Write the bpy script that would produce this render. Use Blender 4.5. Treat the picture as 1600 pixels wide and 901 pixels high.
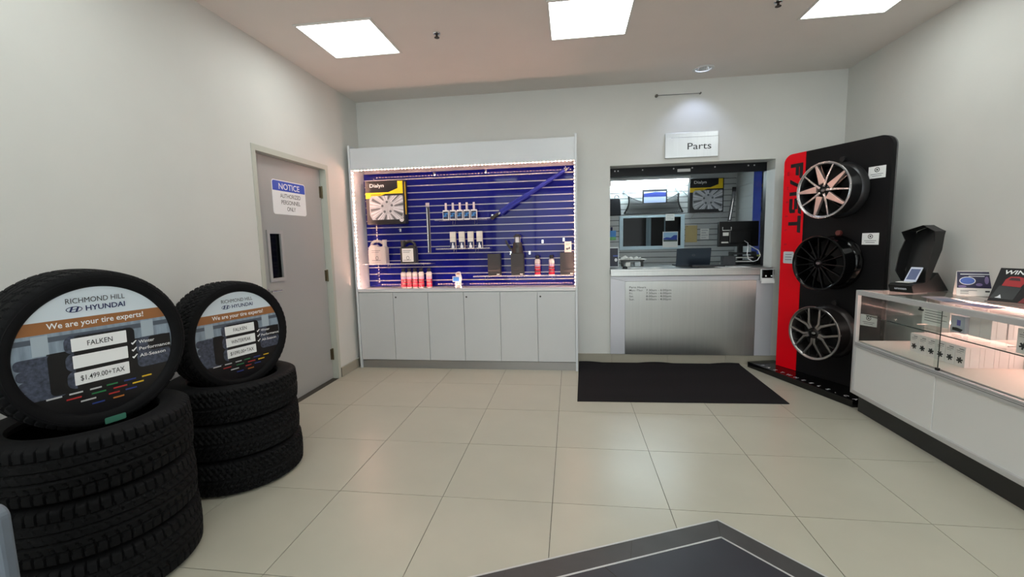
import bpy, bmesh, math, random
import numpy as np
from mathutils import Matrix, Vector
random.seed(7)
SC = bpy.context.scene
for o in list(bpy.data.objects): bpy.data.objects.remove(o)
COL = SC.collection
PI = math.pi

# ------------------------------------------------------------------ camera
def make_camera():
    yaw, pitch, roll = -0.135295, -0.109355, -0.023411
    cy, sy, cp, sp = math.cos(yaw), math.sin(yaw), math.cos(pitch), math.sin(pitch)
    f = Vector((sy*cp, cy*cp, sp)); r = Vector((cy, -sy, 0)); u = r.cross(f)
    cr, sr = math.cos(roll), math.sin(roll)
    R_, U_ = cr*r + sr*u, -sr*r + cr*u
    cam = bpy.data.cameras.new('camera'); cam.sensor_width = 36; cam.lens = 36*686.99/1600
    cam.clip_start = .05; cam.clip_end = 60
    ob = bpy.data.objects.new('camera', cam); COL.objects.link(ob)
    m = Matrix((R_, U_, -f)).transposed().to_4x4(); m.translation = (1.90977, -2.19904, 1.38809)
    ob.matrix_world = m; SC.camera = ob
make_camera()
# ------------------------------------------------------------------ world, exposure
w = bpy.data.worlds.new('world'); SC.world = w; w.use_nodes = True
w.node_tree.nodes['Background'].inputs[0].default_value = (.94, .97, 1, 1)
w.node_tree.nodes['Background'].inputs[1].default_value = 3.2
vs = SC.view_settings
vs.view_transform = 'Standard'; vs.look = 'None'; vs.gamma = 1; vs.exposure = 0.12; vs.use_curve_mapping = False
TROFFER = 8.0      # panel light radiance
LED = 330.0         # display cabinet led chips
CASE_LED = 20.0
TUBE = 48.0

# ------------------------------------------------------------------ materials
def lin(c):
    return tuple(((x/255)/12.92 if x/255 <= .04045 else ((x/255+.055)/1.055)**2.4) for x in c) + (1,)
MATS = {}
def mat(name, c, rough=.5, metal=0, var=0, scale=8, bump=0, bscale=60, coat=0, emit=0, stretch=None, spec=.5, aniso=0):
    if name in MATS: return MATS[name]
    m = bpy.data.materials.new(name); m.use_nodes = True; MATS[name] = m
    nt = m.node_tree; b = nt.nodes['Principled BSDF']
    b.inputs['Base Color'].default_value = lin(c); b.inputs['Roughness'].default_value = rough
    b.inputs['Metallic'].default_value = metal; b.inputs['Specular IOR Level'].default_value = spec
    if coat: b.inputs['Coat Weight'].default_value = coat; b.inputs['Coat Roughness'].default_value = .06
    if aniso: b.inputs['Anisotropic'].default_value = aniso
    if emit:
        b.inputs['Emission Color'].default_value = lin(c); b.inputs['Emission Strength'].default_value = emit
    if var or bump:
        tc = nt.nodes.new('ShaderNodeTexCoord'); mp = nt.nodes.new('ShaderNodeMapping')
        nt.links.new(tc.outputs['Object'], mp.inputs[0])
        if stretch: mp.inputs['Scale'].default_value = stretch
    if var:
        n = nt.nodes.new('ShaderNodeTexNoise'); n.inputs['Scale'].default_value = scale; n.inputs['Detail'].default_value = 5
        nt.links.new(mp.outputs[0], n.inputs['Vector'])
        r = nt.nodes.new('ShaderNodeValToRGB'); l = lin(c)
        r.color_ramp.elements[0].position = .3; r.color_ramp.elements[1].position = .7
        r.color_ramp.elements[0].color = tuple(x*(1-var) for x in l[:3])+(1,)
        r.color_ramp.elements[1].color = tuple(min(1, x*(1+var)) for x in l[:3])+(1,)
        nt.links.new(n.outputs['Fac'], r.inputs[0]); nt.links.new(r.outputs[0], b.inputs['Base Color'])
    if bump:
        n2 = nt.nodes.new('ShaderNodeTexNoise'); n2.inputs['Scale'].default_value = bscale; n2.inputs['Detail'].default_value = 3
        nt.links.new(mp.outputs[0], n2.inputs['Vector'])
        bp = nt.nodes.new('ShaderNodeBump'); bp.inputs['Strength'].default_value = bump; bp.inputs['Distance'].default_value = .002
        nt.links.new(n2.outputs['Fac'], bp.inputs['Height']); nt.links.new(bp.outputs[0], b.inputs['Normal'])
    return m
def emission(name, c, s):
    if name in MATS: return MATS[name]
    m = bpy.data.materials.new(name); m.use_nodes = True; MATS[name] = m
    nt = m.node_tree; nt.nodes.remove(nt.nodes['Principled BSDF'])
    e = nt.nodes.new('ShaderNodeEmission'); e.inputs[0].default_value = c + (1,); e.inputs[1].default_value = s
    nt.links.new(e.outputs[0], nt.nodes['Material Output'].inputs[0]); return m
def glass(name, tint=(1, 1, 1), ior=1.45, extra=0.0):
    m = bpy.data.materials.new(name); m.use_nodes = True; MATS[name] = m
    nt = m.node_tree; nt.nodes.remove(nt.nodes['Principled BSDF'])
    t = nt.nodes.new('ShaderNodeBsdfTransparent'); t.inputs[0].default_value = tint + (1,)
    g = nt.nodes.new('ShaderNodeBsdfGlossy'); g.inputs['Roughness'].default_value = .02
    f = nt.nodes.new('ShaderNodeFresnel'); f.inputs[0].default_value = ior
    mx = nt.nodes.new('ShaderNodeMixShader')
    ge = nt.nodes.new('ShaderNodeNewGeometry'); sb = nt.nodes.new('ShaderNodeMath'); sb.operation = 'SUBTRACT'; sb.inputs[0].default_value = 1
    ml = nt.nodes.new('ShaderNodeMath'); ml.operation = 'MULTIPLY'
    nt.links.new(ge.outputs['Backfacing'], sb.inputs[1]); nt.links.new(f.outputs[0], ml.inputs[0]); nt.links.new(sb.outputs[0], ml.inputs[1])
    nt.links.new(ml.outputs[0], mx.inputs[0]); nt.links.new(t.outputs[0], mx.inputs[1]); nt.links.new(g.outputs[0], mx.inputs[2])
    nt.links.new(mx.outputs[0], nt.nodes['Material Output'].inputs[0]); return m

WALL = mat('wall_paint', (210, 210, 206), .62, var=.02, scale=3, bump=.06, bscale=220)
CEIL = mat('ceiling_paint', (222, 216, 211), .75, var=.015, scale=3)
TILE = mat('floor_tile_porcelain', (176, 172, 157), .30, var=.045, scale=2.3, bump=.02, bscale=40)
GROUT = mat('grout', (62, 58, 50), .9)
BBT = mat('baseboard_tile', (158, 152, 138), .35, var=.05, scale=4)
DKT = mat('dark_border_tile', (60, 58, 58), .42, var=.12, scale=9)
DKI = mat('dark_centre_tile', (40, 40, 48), .36, var=.14, scale=5)
ALU = mat('aluminium', (196, 196, 196), .45, .45, var=.03, scale=30, stretch=(1, 1, 12))
CHROME = mat('chrome', (225, 225, 225), .12, 1)
STEEL = mat('brushed_steel', (176, 176, 174), .30, 1, var=.03, scale=60, stretch=(1, 1, .02), bump=.03, bscale=200, aniso=.6)
STEELP = mat('brushed_steel_plate', (205, 208, 212), .34, 1, var=.03, scale=60, stretch=(1, 1, .05))
LAM = mat('white_laminate', (206, 209, 213), .34, var=.01, scale=3)
LAMG = mat('grey_white_door_laminate', (196, 197, 198), .36, var=.01, scale=2)
GREYP = mat('plinth_grey', (150, 148, 146), .35, .6, var=.04, scale=20, stretch=(.05, 1, 1))
DOORG = mat('door_grey_paint', (163, 164, 163), .42, var=.02, scale=2, bump=.03, bscale=150)
FRAMEG = mat('door_frame_paint', (186, 188, 178), .45)
BLACK = mat('black_plastic', (18, 18, 19), .4)
BLACKM = mat('matte_black_board', (17, 16, 18), .6, var=.03, spec=.2)
BLKGLOSS = mat('gloss_black', (7, 7, 8), .14, 0, spec=.22, coat=.12)
BASEGLOSS = mat('base_gloss_black', (9, 9, 10), .12, spec=.4)
RED = mat('red_acrylic', (245, 0, 24), .35, spec=.25)
RUBBER = mat('tyre_rubber', (13, 13, 15), .7, var=.12, scale=25, bump=.1, bscale=180, spec=.16)
RUBBERB = mat('tyre_rubber_winter', (12, 12, 14), .66, var=.12, scale=30, bump=.1, bscale=200, spec=.16)
MATC = mat('mat_carpet', (34, 32, 34), .95, var=.25, scale=160, bump=.7, bscale=420, spec=.1)
BLUE = mat('slat_blue_gloss', (17, 21, 104), .045, var=.02, scale=3, spec=.2)
SLATG = mat('slat_light_grey', (186, 190, 190), .3)
SLOTD = mat('slot_dark', (52, 54, 58), .6)
INSERT = mat('slot_insert_aluminium', (176, 170, 178), .35, .3)
WHITE = mat('white_card', (236, 236, 236), .5)
PAPER = mat('paper', (228, 228, 224), .7)
INK = mat('ink_black', (22, 22, 24), .6)
NAVY = mat('ink_navy', (20, 34, 84), .5)
BROWN = mat('print_brown', (150, 98, 56), .45)
YELLOW = mat('print_yellow', (238, 204, 20), .4)
SILV = mat('print_silver', (176, 178, 182), .4, var=.2, scale=14)
SILD = mat('print_silver_dark', (92, 94, 98), .4, var=.15, scale=14)
SILL = mat('print_silver_light', (222, 224, 228), .4)
GLASSM = glass('clear_glass', (.96, .985, .975))
ACRY = glass('clear_acrylic', (.97, .97, .98), 1.3)
GLASSD = mat('dark_glass', (9, 11, 14), .06, spec=.12)
FABB = mat('umbrella_fabric', (30, 44, 140), .8, bump=.3, bscale=300)
LEDTAPE = mat('led_tape', (240, 230, 225), .5)
LEDCHIP = emission('led_chip_glow', (1, .56, .42), LED)
CASELED = emission('case_led_glow', (1, .56, .48), CASE_LED)
PANEL = emission('panel_light_diffuser', (.94, 1, .965), TROFFER)
TUBEM = emission('fluorescent_tube', (.78, .95, 1), TUBE)

# ------------------------------------------------------------------ mesh helpers
class MB:
    def __init__(s): s.v = []; s.f = []
    def add(s, vs, fs):
        n = len(s.v); s.v += [tuple(map(float, q)) for q in vs]; s.f += [tuple(i+n for i in q) for q in fs]; return s
    def box(s, x0, x1, y0, y1, z0, z1):
        return s.add([(x0,y0,z0),(x1,y0,z0),(x1,y1,z0),(x0,y1,z0),(x0,y0,z1),(x1,y0,z1),(x1,y1,z1),(x0,y1,z1)],
                     [(0,3,2,1),(4,5,6,7),(0,1,5,4),(1,2,6,5),(2,3,7,6),(3,0,4,7)])
    def prism(s, poly, a0, a1, axis='y'):
        # poly counter-clockwise; axis y: (x,z) points ; axis z: (x,y) points ; axis x: (y,z) points
        n = len(poly)
        mp = {'y': lambda q, a: (q[0], a, q[1]), 'z': lambda q, a: (q[0], q[1], a), 'x': lambda q, a: (a, q[0], q[1])}[axis]
        vs = [mp(q, a0) for q in poly] + [mp(q, a1) for q in poly]
        fs = [tuple(range(n)), tuple(range(2*n-1, n-1, -1))] + [(i, i+n, (i+1) % n+n, (i+1) % n) for i in range(n)]
        return s.add(vs, fs)
    def lathe(s, prof, n=32, closed=False, c=(0, 0, 0)):
        m = len(prof); vs = []
        for i in range(n):
            a = 2*PI*i/n; ca, sa = math.cos(a), math.sin(a)
            vs += [(c[0]+r*ca, c[1]+r*sa, c[2]+z) for r, z in prof]
        fs = []
        for i in range(n):
            j = (i+1) % n
            for k in range(m if closed else m-1):
                l = (k+1) % m
                fs.append((i*m+k, j*m+k, j*m+l, i*m+l))
        if not closed:
            for k in (0, m-1):
                if prof[k][0] > 1e-6: fs.append(tuple(i*m+k for i in (range(n) if k else reversed(range(n)))))
        return s.add(vs, fs)
    def tube(s, pts, r, n=8):
        pts = [Vector(q) for q in pts]; rings = []; up = None
        for i, q in enumerate(pts):
            t = ((pts[min(i+1, len(pts)-1)] - pts[max(i-1, 0)])).normalized()
            if up is None: up = t.orthogonal().normalized()
            up = (up - t*up.dot(t)).normalized(); b = t.cross(up)
            rr = r[i] if isinstance(r, (list, tuple)) else r
            rings.append([q + rr*(math.cos(2*PI*k/n)*up + math.sin(2*PI*k/n)*b) for k in range(n)])
        vs = [v for g in rings for v in g]; fs = []
        for i in range(len(pts)-1):
            for k in range(n): fs.append((i*n+k, i*n+(k+1) % n, (i+1)*n+(k+1) % n, (i+1)*n+k))
        fs += [tuple(reversed(range(n))), tuple((len(pts)-1)*n+k for k in range(n))]
        return s.add(vs, fs)
    def ell(s, x, z, rx, rz, y0, y1, n=40, a0=0, a1=2*PI):
        full = abs(a1-a0-2*PI) < 1e-6
        pl = [(x+rx*math.cos(a0+(a1-a0)*i/(n if full else n-1)), z+rz*math.sin(a0+(a1-a0)*i/(n if full else n-1))) for i in range(n)]
        return s.prism(pl, y0, y1)
    def ring(s, x, z, rx, rz, t, y0, y1, n=40):
        vs = []; fs = []
        for i in range(n):
            a = 2*PI*i/n; c, d = math.cos(a), math.sin(a)
            vs += [(x+rx*c, y0, z+rz*d), (x+(rx-t)*c, y0, z+(rz-t)*d), (x+(rx-t)*c, y1, z+(rz-t)*d), (x+rx*c, y1, z+rz*d)]
        for i in range(n):
            j = (i+1) % n
            for k in range(4): fs.append((i*4+k, i*4+(k+1) % 4, j*4+(k+1) % 4, j*4+k))
        return s.add(vs, fs)
    def rot(s, deg, axis='Z', about=(0, 0, 0)):
        M = Matrix.Translation(about) @ Matrix.Rotation(math.radians(deg), 4, axis) @ Matrix.Translation(-Vector(about))
        s.v = [tuple(M @ Vector(q)) for q in s.v]; return s
def B(*a): return MB().box(*a)
def rrect(x0, x1, z0, z1, r, n=6):
    pl = []
    for cx, cz, a in ((x1-r, z0+r, -PI/2), (x1-r, z1-r, 0), (x0+r, z1-r, PI/2), (x0+r, z0+r, PI)):
        pl += [(cx+r*math.cos(a+PI/2*i/n), cz+r*math.sin(a+PI/2*i/n)) for i in range(n+1)]
    return pl
def mesh_from(name, mb, m, smooth=0, fix=True):
    me = bpy.data.meshes.new(name); me.from_pydata(mb.v, [], mb.f)
    if fix:
        bm = bmesh.new(); bm.from_mesh(me); bmesh.ops.recalc_face_normals(bm, faces=bm.faces); bm.to_mesh(me); bm.free()
    if m: me.materials.append(m)
    if smooth:
        me.polygons.foreach_set('use_smooth', [True]*len(me.polygons)); me.set_sharp_from_angle(angle=math.radians(smooth))
    me.update(); return me
def link(name, me, parent=None, loc=(0, 0, 0), rot=(0, 0, 0), bevel=0, seg=2):
    o = bpy.data.objects.new(name, me); COL.objects.link(o); o.location = loc; o.rotation_euler = rot
    if parent: o.parent = parent
    if bevel:
        b = o.modifiers.new('bevel', 'BEVEL'); b.width = bevel; b.segments = seg; b.limit_method = 'ANGLE'; b.angle_limit = .6
    return o
def part(name, mb, m, parent=None, smooth=0, bevel=0, loc=(0, 0, 0), rot=(0, 0, 0), label=None):
    o = link(name, mesh_from(name, mb, m, smooth), parent, loc, rot, bevel)
    if label: o['label'] = label
    return o
def tag(o, label, cat, group=None):
    o['label'] = label; o['category'] = cat
    if group: o['group'] = group
    return o
def thing(name, label, cat, loc=(0, 0, 0), rot=(0, 0, 0), group=None):
    o = bpy.data.objects.new(name, None); COL.objects.link(o); o.location = loc
    o.rotation_euler = rot if isinstance(rot, tuple) else (0, 0, rot); o.empty_display_size = .05
    return tag(o, label, cat, group)
def single(name, mb, m, label, cat, loc=(0, 0, 0), rot=(0, 0, 0), group=None, smooth=0, bevel=0):
    o = part(name, mb, m, None, smooth, bevel, loc, rot if isinstance(rot, tuple) else (0, 0, rot)); return tag(o, label, cat, group)
def struct(name, mb, m, smooth=0, bevel=0):
    o = part(name, mb, m, None, smooth, bevel); o['kind'] = 'structure'; return o
TXT = {}
def text_geo(s, bold=0, shear=0):
    k = (s, bold, shear)
    if k not in TXT:
        cu = bpy.data.curves.new('t', 'FONT'); cu.body = s; cu.size = 1; cu.extrude = 0; cu.offset = bold; cu.shear = shear; cu.resolution_u = 3
        ob = bpy.data.objects.new('t', cu); COL.objects.link(ob)
        dg = bpy.context.evaluated_depsgraph_get()
        me = bpy.data.meshes.new_from_object(ob.evaluated_get(dg))
        TXT[k] = (np.array([v.co[:2] for v in me.vertices]), [tuple(q.vertices) for q in me.polygons])
        bpy.data.objects.remove(ob); bpy.data.curves.remove(cu); bpy.data.meshes.remove(me)
    return TXT[k]
def text(parent, s, m, x, z, h, w=None, y=-.001, align='C', bold=0, shear=0, name='lettering', rotd=0, lay=False):
    """flat lettering in the local XZ plane, facing -Y; h = cap height; (x,z) = baseline anchor. lay: in XY plane facing up"""
    v, f = text_geo(s, bold, shear)
    sc = h/.7; q = v*sc; x0, x1 = q[:, 0].min(), q[:, 0].max(); sx = 1
    if w: sx = w/(x1-x0)
    qx = (q[:, 0]-x0)*sx; wd = (x1-x0)*sx
    qx -= {'C': wd/2, 'L': 0, 'R': wd}[align]
    a = math.radians(rotd); c, d = math.cos(a), math.sin(a)
    P = [(x+c*i-d*j, z+d*i+c*j) for i, j in zip(qx, q[:, 1])]
    mb = MB(); mb.add([(i, j, y) for i, j in P] if lay else [(i, y, j) for i, j in P], f)
    me = bpy.data.meshes.new(name); me.from_pydata(mb.v, [], mb.f); me.materials.append(m)
    return link(name, me, parent)
def hyundai_h(mb, x, z, w, h, y0, y1):
    # slanted H inside an oval ring
    mb.ring(x, z, w/2, h/2, h*.11, y0, y1, 36)
    def bar(pts): mb.prism([(x+px*w/2, z+pz*h/2) for px, pz in pts], y0, y1)
    bar([(-.62, -.62), (-.40, -.80), (-.10, .80), (-.34, .84)])
    bar([(.34, -.84), (.10, -.80), (.40, .80), (.62, .62)])
    bar([(-.30, -.20), (.28, .02), (.30, .22), (-.26, .0)])
    return mb

# ------------------------------------------------------------------ room shell
XL, XR, YB, YF, H = -.5, 4.62, 2.72, -5.6, 2.98
floor = struct('floor', B(XL-.3, XR+.2, YF-.2, 4.6, -.12, -.003), GROUT)
TX, TY = .6, .6*1.0523
def cuts(a, b, step):
    k = math.floor(a/step); r = [a]
    while (k+1)*step < b-1e-6:
        k += 1
        if k*step > a+.01: r.append(k*step)
    return r + [b]
tm = {}
xs, ys = cuts(XL, XR, TX), cuts(YF, YB, TY)
for i in range(len(xs)-1):
    for j in range(len(ys)-1):
        w_, d_ = round(xs[i+1]-xs[i], 3), round(ys[j+1]-ys[j], 3)
        if (w_, d_) not in tm:
            g = .0016
            tm[(w_, d_)] = mesh_from('floor_tile', B(g, w_-g, g, d_-g, -.010, 0), TILE)
        o = link('floor_tile', tm[(w_, d_)], floor, (xs[i], ys[j], random.uniform(-.0002, .0002)), bevel=0)
# dark inlay with metal strips
c0 = Vector((2.608, -.068)); dl = Vector((-1.112, -.484)).normalized(); dr = Vector((.314, -.334)).normalized()
ci = Vector((2.585, -.199))
def para(c, a, b, la, lb): return [c, c+a*la, c+a*la+b*lb, c+b*lb]
def seg(a, b, wd):
    d = (b-a).normalized(); n = Vector((-d.y, d.x))*wd/2; return [a+n, a-n, b-n, b+n]
La, Lb = 3.0, 2.6
def ccw(p): 
    s = sum(p[i].x*p[(i+1) % len(p)].y-p[(i+1) % len(p)].x*p[i].y for i in range(len(p)))
    return p if s > 0 else p[::-1]
# border tiles along left edge and right edge
def interp(a, b, t): return a+(b-a)*t
def border(A0, A1, I0, I1, stops):
    for t0, t1 in zip(stops[:-1], stops[1:]):
        g = .0004
        q = [interp(A0, A1, t0+g), interp(A0, A1, t1-g), interp(I0, I1, t1-g), interp(I0, I1, t0+g)]
        part('inlay_border_tile', MB().prism(ccw(q), .0012, .0022, 'z'), DKT, floor)
border(c0, c0+dl*La, ci, ci+dl*La, [0, .157, .357, .557, .757, 1])
border(c0, c0+dr*Lb, ci, ci+dr*Lb, [0, .24, .48, .72, 1])
part('inlay_base', MB().prism(ccw([c0, c0+dl*La, c0+dl*La+dr*Lb, c0+dr*Lb]), -.0005, .0012, 'z'), GROUT, floor)
for i in range(5):
    for j in range(4):
        u0, u1, v0, v1 = .6*i+.002, .6*i+.598, .6*j+.002, .6*j+.598
        q = [ci+dl*a+dr*b for a, b in ((u0, v0), (u1, v0), (u1, v1), (u0, v1))]
        part('inlay_tile', MB().prism(ccw(q), .0012, .0022, 'z'), DKI, floor)
for nm, c in (('inlay_outer_trim', c0), ('inlay_inner_trim', ci)):
    for d, L in ((dl, La), (dr, Lb)):
        part(nm, MB().prism(ccw(seg(c-d*.003, c+d*L, .008)), 0, .004, 'z'), ALU, floor)

# walls
DY0, DY1, DZ = .95, 2.02, 2.17
struct('wall_left', B(XL-.2, XL, YF, DY0, 0, H).box(XL-.2, XL, DY1, YB+.2, 0, H).box(XL-.2, XL, DY0, DY1, DZ, H), WALL)
OX0, OX1, OZ0, OZ1, WT = 2.33, 3.985, .99, 2.152, .2
struct('wall_back', B(XL, OX0, YB, YB+WT, 0, H).box(OX1, XR, YB, YB+WT, 0, H).box(OX0, OX1, YB, YB+WT, OZ1, H).box(OX0, OX1, YB, YB+WT, 0, OZ0), WALL)
struct('wall_right', B(XR, XR+.2, YF, YB+.2, 0, H), WALL)
GX0, GX1, GZ0, GZ1 = XL+.15, XR-.15, .12, 2.80
struct('wall_front', B(XL-.2, GX0, YF-.2, YF, 0, H).box(GX1, XR+.2, YF-.2, YF, 0, H).box(GX0, GX1, YF-.2, YF, 0, GZ0).box(GX0, GX1, YF-.2, YF, GZ1, H), WALL)
w2 = bpy.data.objects.new('added_window_2', None); COL.objects.link(w2); w2['kind'] = 'structure'; w2['label'] = 'unseen glazed shop front added behind the viewer for frontal daylight'; w2.location = (0, YF-.1, 0)  # unseen glazing, added to bring frontal daylight onto the back wall
gw = (GX1-GX0)/4
for i in range(5): part('mullion', B(GX0+gw*i-.025, GX0+gw*i+.025, -.04, .04, GZ0, GZ1), ALU, w2)
for z in (GZ0, GZ1-.05): part('window_rail', B(GX0, GX1, -.035, .035, z, z+.05), ALU, w2)
for i in range(4): part('window_pane', B(GX0+gw*i+.026, GX0+gw*(i+1)-.026, -.004, .004, GZ0+.05, GZ1-.05), GLASSM, w2)
pl_ = bpy.data.lights.new('window_portal', 'AREA'); pl_.shape = 'RECTANGLE'; pl_.size = GX1-GX0; pl_.size_y = GZ1-GZ0; pl_.cycles.is_portal = True
po_ = bpy.data.objects.new('window_portal', pl_); COL.objects.link(po_); po_.location = ((GX0+GX1)/2, YF-.19, (GZ0+GZ1)/2); po_.rotation_euler = (-PI/2, 0, 0)
LX, LY, LR = 3.18, 2.43, .078
struct('ceiling', B(XL-.2, XR+.2, YF-.2, LY-LR, H, H+.2).box(XL-.2, XR+.2, LY+LR, YB+.2, H, H+.2)
       .box(XL-.2, LX-LR, LY-LR, LY+LR, H, H+.2).box(LX+LR, XR+.2, LY-LR, LY+LR, H, H+.2), CEIL)
# parts room behind the hatch
PY, PX0, PX1, PH = 4.3, 1.6, 4.17, 2.62
wpb = struct('wall_parts_room_back', B(PX0-.1, PX1+.1, PY+.03, PY+.13, 0, PH), SLOTD)
struct('wall_parts_room_left', B(PX0-.1, PX0, YB+WT, PY+.03, 0, PH), WALL)
wpr = struct('wall_parts_room_right', B(PX1+.02, PX1+.12, YB+WT, PY+.03, 0, PH), WALL)
struct('ceiling_parts_room', B(PX0-.1, PX1+.12, YB+WT, PY+.13, PH, PH+.1), CEIL)
sl = mesh_from('slat', B(PX0, PX1, 0, .016, 0, .0675), SLATG)
k = 0
while .95+k*.0762 < PH-.08:
    link('slat', sl, wpb, (0, PY+.008, .95+k*.0762)); k += 1
sl2 = mesh_from('slat', B(0, .016, 0, .62, 0, .150), SLATG)
for k in range(10): link('slat', sl2, wpr, (PX1, 3.72, .97+k*.1524))
part('blue_edge_panel', B(PX1-.016, PX1+.018, 3.46, 3.70, .9, 2.4), mat('blue_gloss_board', (20, 50, 150), .12), wpr)
part('navy_side_panel', B(PX1-.018, PX1+.018, 3.02, 3.455, .9, 2.4), mat('navy_gloss_board', (12, 15, 36), .15, spec=.3), wpr)

# baseboards
def baseboard(name, x0, x1, y0, y1, axis, step, start=0):
    base = struct(name, B(x0, x1, y0, y1, 0, .094), GROUT)
    a0, a1 = (x0, x1) if axis == 'x' else (y0, y1)
    t = a0; nxt = a0+start if start else a0+step
    while t < a1-.01:
        e = min(nxt, a1)
        b = B(t+.001, e-.001, y0-.004, y1, 0, .1) if axis == 'x' else B(x0, x1+.004, t+.001, e-.001, 0, .1)
        part('baseboard_tile', b, BBT, base); t = e; nxt = e+step
baseboard('baseboard_back', 1.975, XR, YB-.012, YB, 'x', .6, .375)
baseboard('baseboard_left', XL, XL+.010, DY1, YB, 'y', .6, .3)
b2 = baseboard('baseboard_left_near', XL, XL+.010, YF, DY0, 'y', .6)
base = struct('baseboard_right', B(XR-.010, XR, YF, YB-.02, 0, .1), BBT)

# ------------------------------------------------------------------ door in the left wall
d1 = bpy.data.objects.new('door_1', None); COL.objects.link(d1); d1['kind'] = 'structure'; d1['label'] = 'grey steel door with narrow window in the left wall'
d1.location = (XL, 0, 0)
part('door_frame', MB().box(-.2, .004, DY0, DY0+.045, 0, DZ).box(-.2, .004, DY1-.045, DY1, 0, DZ).box(-.2, .004, DY0+.045, DY1-.045, DZ-.045, DZ)
     .box(-.2, -.105, DY0+.045, DY0+.06, 0, DZ-.045).box(-.2, -.105, DY1-.06, DY1-.045, 0, DZ-.045), FRAMEG, d1)
wy0, wy1, wz0, wz1 = 1.14, 1.305, 1.105, 1.50
leaf = part('door_leaf', MB().box(-.1, -.06, DY0+.048, wy0, .006, DZ-.048).box(-.1, -.06, wy1, DY1-.048, .006, DZ-.048)
     .box(-.1, -.06, wy0, wy1, .006, wz0).box(-.1, -.06, wy0, wy1, wz1, DZ-.048), DOORG, d1)
part('window_frame', MB().box(-.06, -.048, wy0-.018, wy0+.012, wz0-.018, wz1+.018).box(-.06, -.048, wy1-.012, wy1+.018, wz0-.018, wz1+.018)
     .box(-.06, -.048, wy0+.012, wy1-.012, wz0-.018, wz0+.012).box(-.06, -.048, wy0+.012, wy1-.012, wz1-.012, wz1+.018), mat('frame_grey', (168, 166, 166), .4), leaf)
part('window_pane', B(-.085, -.075, wy0, wy1, wz0, wz1), GLASSD, leaf, label='dark narrow pane')
for zc in (.26, 1.075, 1.905):
    hg = part('hinge', B(-.064, -.05, DY1-.075, DY1-.040, zc-.055, zc+.055), mat('hinge_bronze', (112, 100, 78), .35, .8), d1)
    part('hinge_pin', MB().lathe([(.008, -.06), (.008, .06)], 12), mat('hinge_bronze', (112, 100, 78), .35, .8), hg, loc=(-.046, DY1-.05, zc))
hd = part('door_handle', MB().tube([(-.06, 1.07, 1.015), (-.005, 1.07, 1.015)], .011, 10).tube([(-.008, 1.065, 1.015), (-.006, 1.12, 1.015), (-.01, 1.19, 1.012)], .010, 10), CHROME, leaf, smooth=40)
part('handle_rose', MB().lathe([(.027, -.004), (.027, .004)], 24), CHROME, hd, loc=(-.055, 1.07, 1.015), rot=(0, PI/2, 0))
# notice sign on door (faces +x) : local frame rotated +90deg
ns = thing('door_sign', 'white notice sign with blue header fixed on the grey door', 'sign', (-.5595, 1.47, 1.80), PI/2)
WF = mat('sign_white', (238, 240, 242), .35)
part('plate', MB().prism(rrect(-.232, .232, -.145, .145, .025), -.0025, 0), WF, ns)
part('blue_header', MB().prism([(-.225, .055), (.225, .055)]+rrect(-.225, .225, 0, .138, .02)[7:21], -.0032, -.0025), mat('sign_blue', (22, 74, 190), .35), ns)
text(ns, 'NOTICE', WF, 0, .070, .050, .29, y=-.0040, bold=.012)
for i, s in enumerate(('AUTHORIZED', 'PERSONNEL', 'ONLY')):
    text(ns, s, INK, .01, -.002-i*.055, .036, (.285, .265, .12)[i], y=-.0032)

# ------------------------------------------------------------------ ceiling fittings
def troffer(x, y, label):
    t = thing('ceiling_light', label, 'ceiling light', (x, y, H), 0, 'square panel lights in the ceiling')
    a, b = .300, .283
    part('frame', MB().box(-a, a, -a, -b, -.008, -.0005).box(-a, a, b, a, -.008, -.0005).box(-a, -b, -b, b, -.008, -.0005).box(b, a, -b, b, -.008, -.0005), mat('light_frame', (214, 212, 208), .4), t)
    part('diffuser', B(-b, b, -b, b, -.004, -.0008), PANEL, t)
names = {(0, 0): 'square panel light in the ceiling nearest the grey door', (1, 0): 'square panel light in the middle of the ceiling',
         (2, 0): 'square panel light in the ceiling above the wheel display stand'}
for j in range(4):
    for i in range(3):
        troffer(.214+1.842*i, 1.25-1.84*j, names.get((i, j), 'square panel light in the ceiling behind the viewer, %s in the %s row back' % (('left', 'middle', 'right')[i], ('', 'first', 'second', 'third')[j])))
def sprinkler(x, y, label):
    t = thing('sprinkler_head', label, 'sprinkler', (x, y, H), 0, 'ceiling sprinklers')
    part('escutcheon', MB().lathe([(.0001, -.001), (.030, -.001), (.026, -.008), (.012, -.012), (.0001, -.012)], 20), CHROME, t, smooth=40)
    part('body', MB().lathe([(.009, -.012), (.009, -.020), (.004, -.022), (.004, -.030), (.0001, -.030)], 12), mat('dark_bronze', (70, 62, 56), .4, .8), t, smooth=40)
    part('deflector', MB().lathe([(.0001, -.030), (.020, -.030), (.020, -.033), (.0001, -.033)], 16), mat('dark_bronze', (70, 62, 56), .4, .8), t)
sprinkler(.90, 1.27, 'small dark sprinkler head between the left and middle ceiling lights')
sprinkler(3.34, 1.25, 'small dark sprinkler head beside the ceiling light on the right')
dlt = thing('downlight', 'round recessed downlight in the ceiling above the Parts sign', 'downlight', (LX, LY, H))
part('trim_ring', MB().lathe([(.070, -.001), (.098, -.001), (.098, -.006), (.074, -.008), (.070, -.003)], 40, closed=True), mat('downlight_trim', (216, 216, 216), .35), dlt, smooth=40)
part('reflector', MB().lathe([(.071, -.002), (.064, .05), (.045, .10), (.0445, .105), (.066, .052), (.0735, -.002)], 40, closed=True), CHROME, dlt, smooth=50)
part('lamp', MB().lathe([(.0001, .085), (.03, .088), (.04, .1), (.0001, .1)], 24), emission('downlight_lamp', (.75, .85, 1), 25), dlt)
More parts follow.
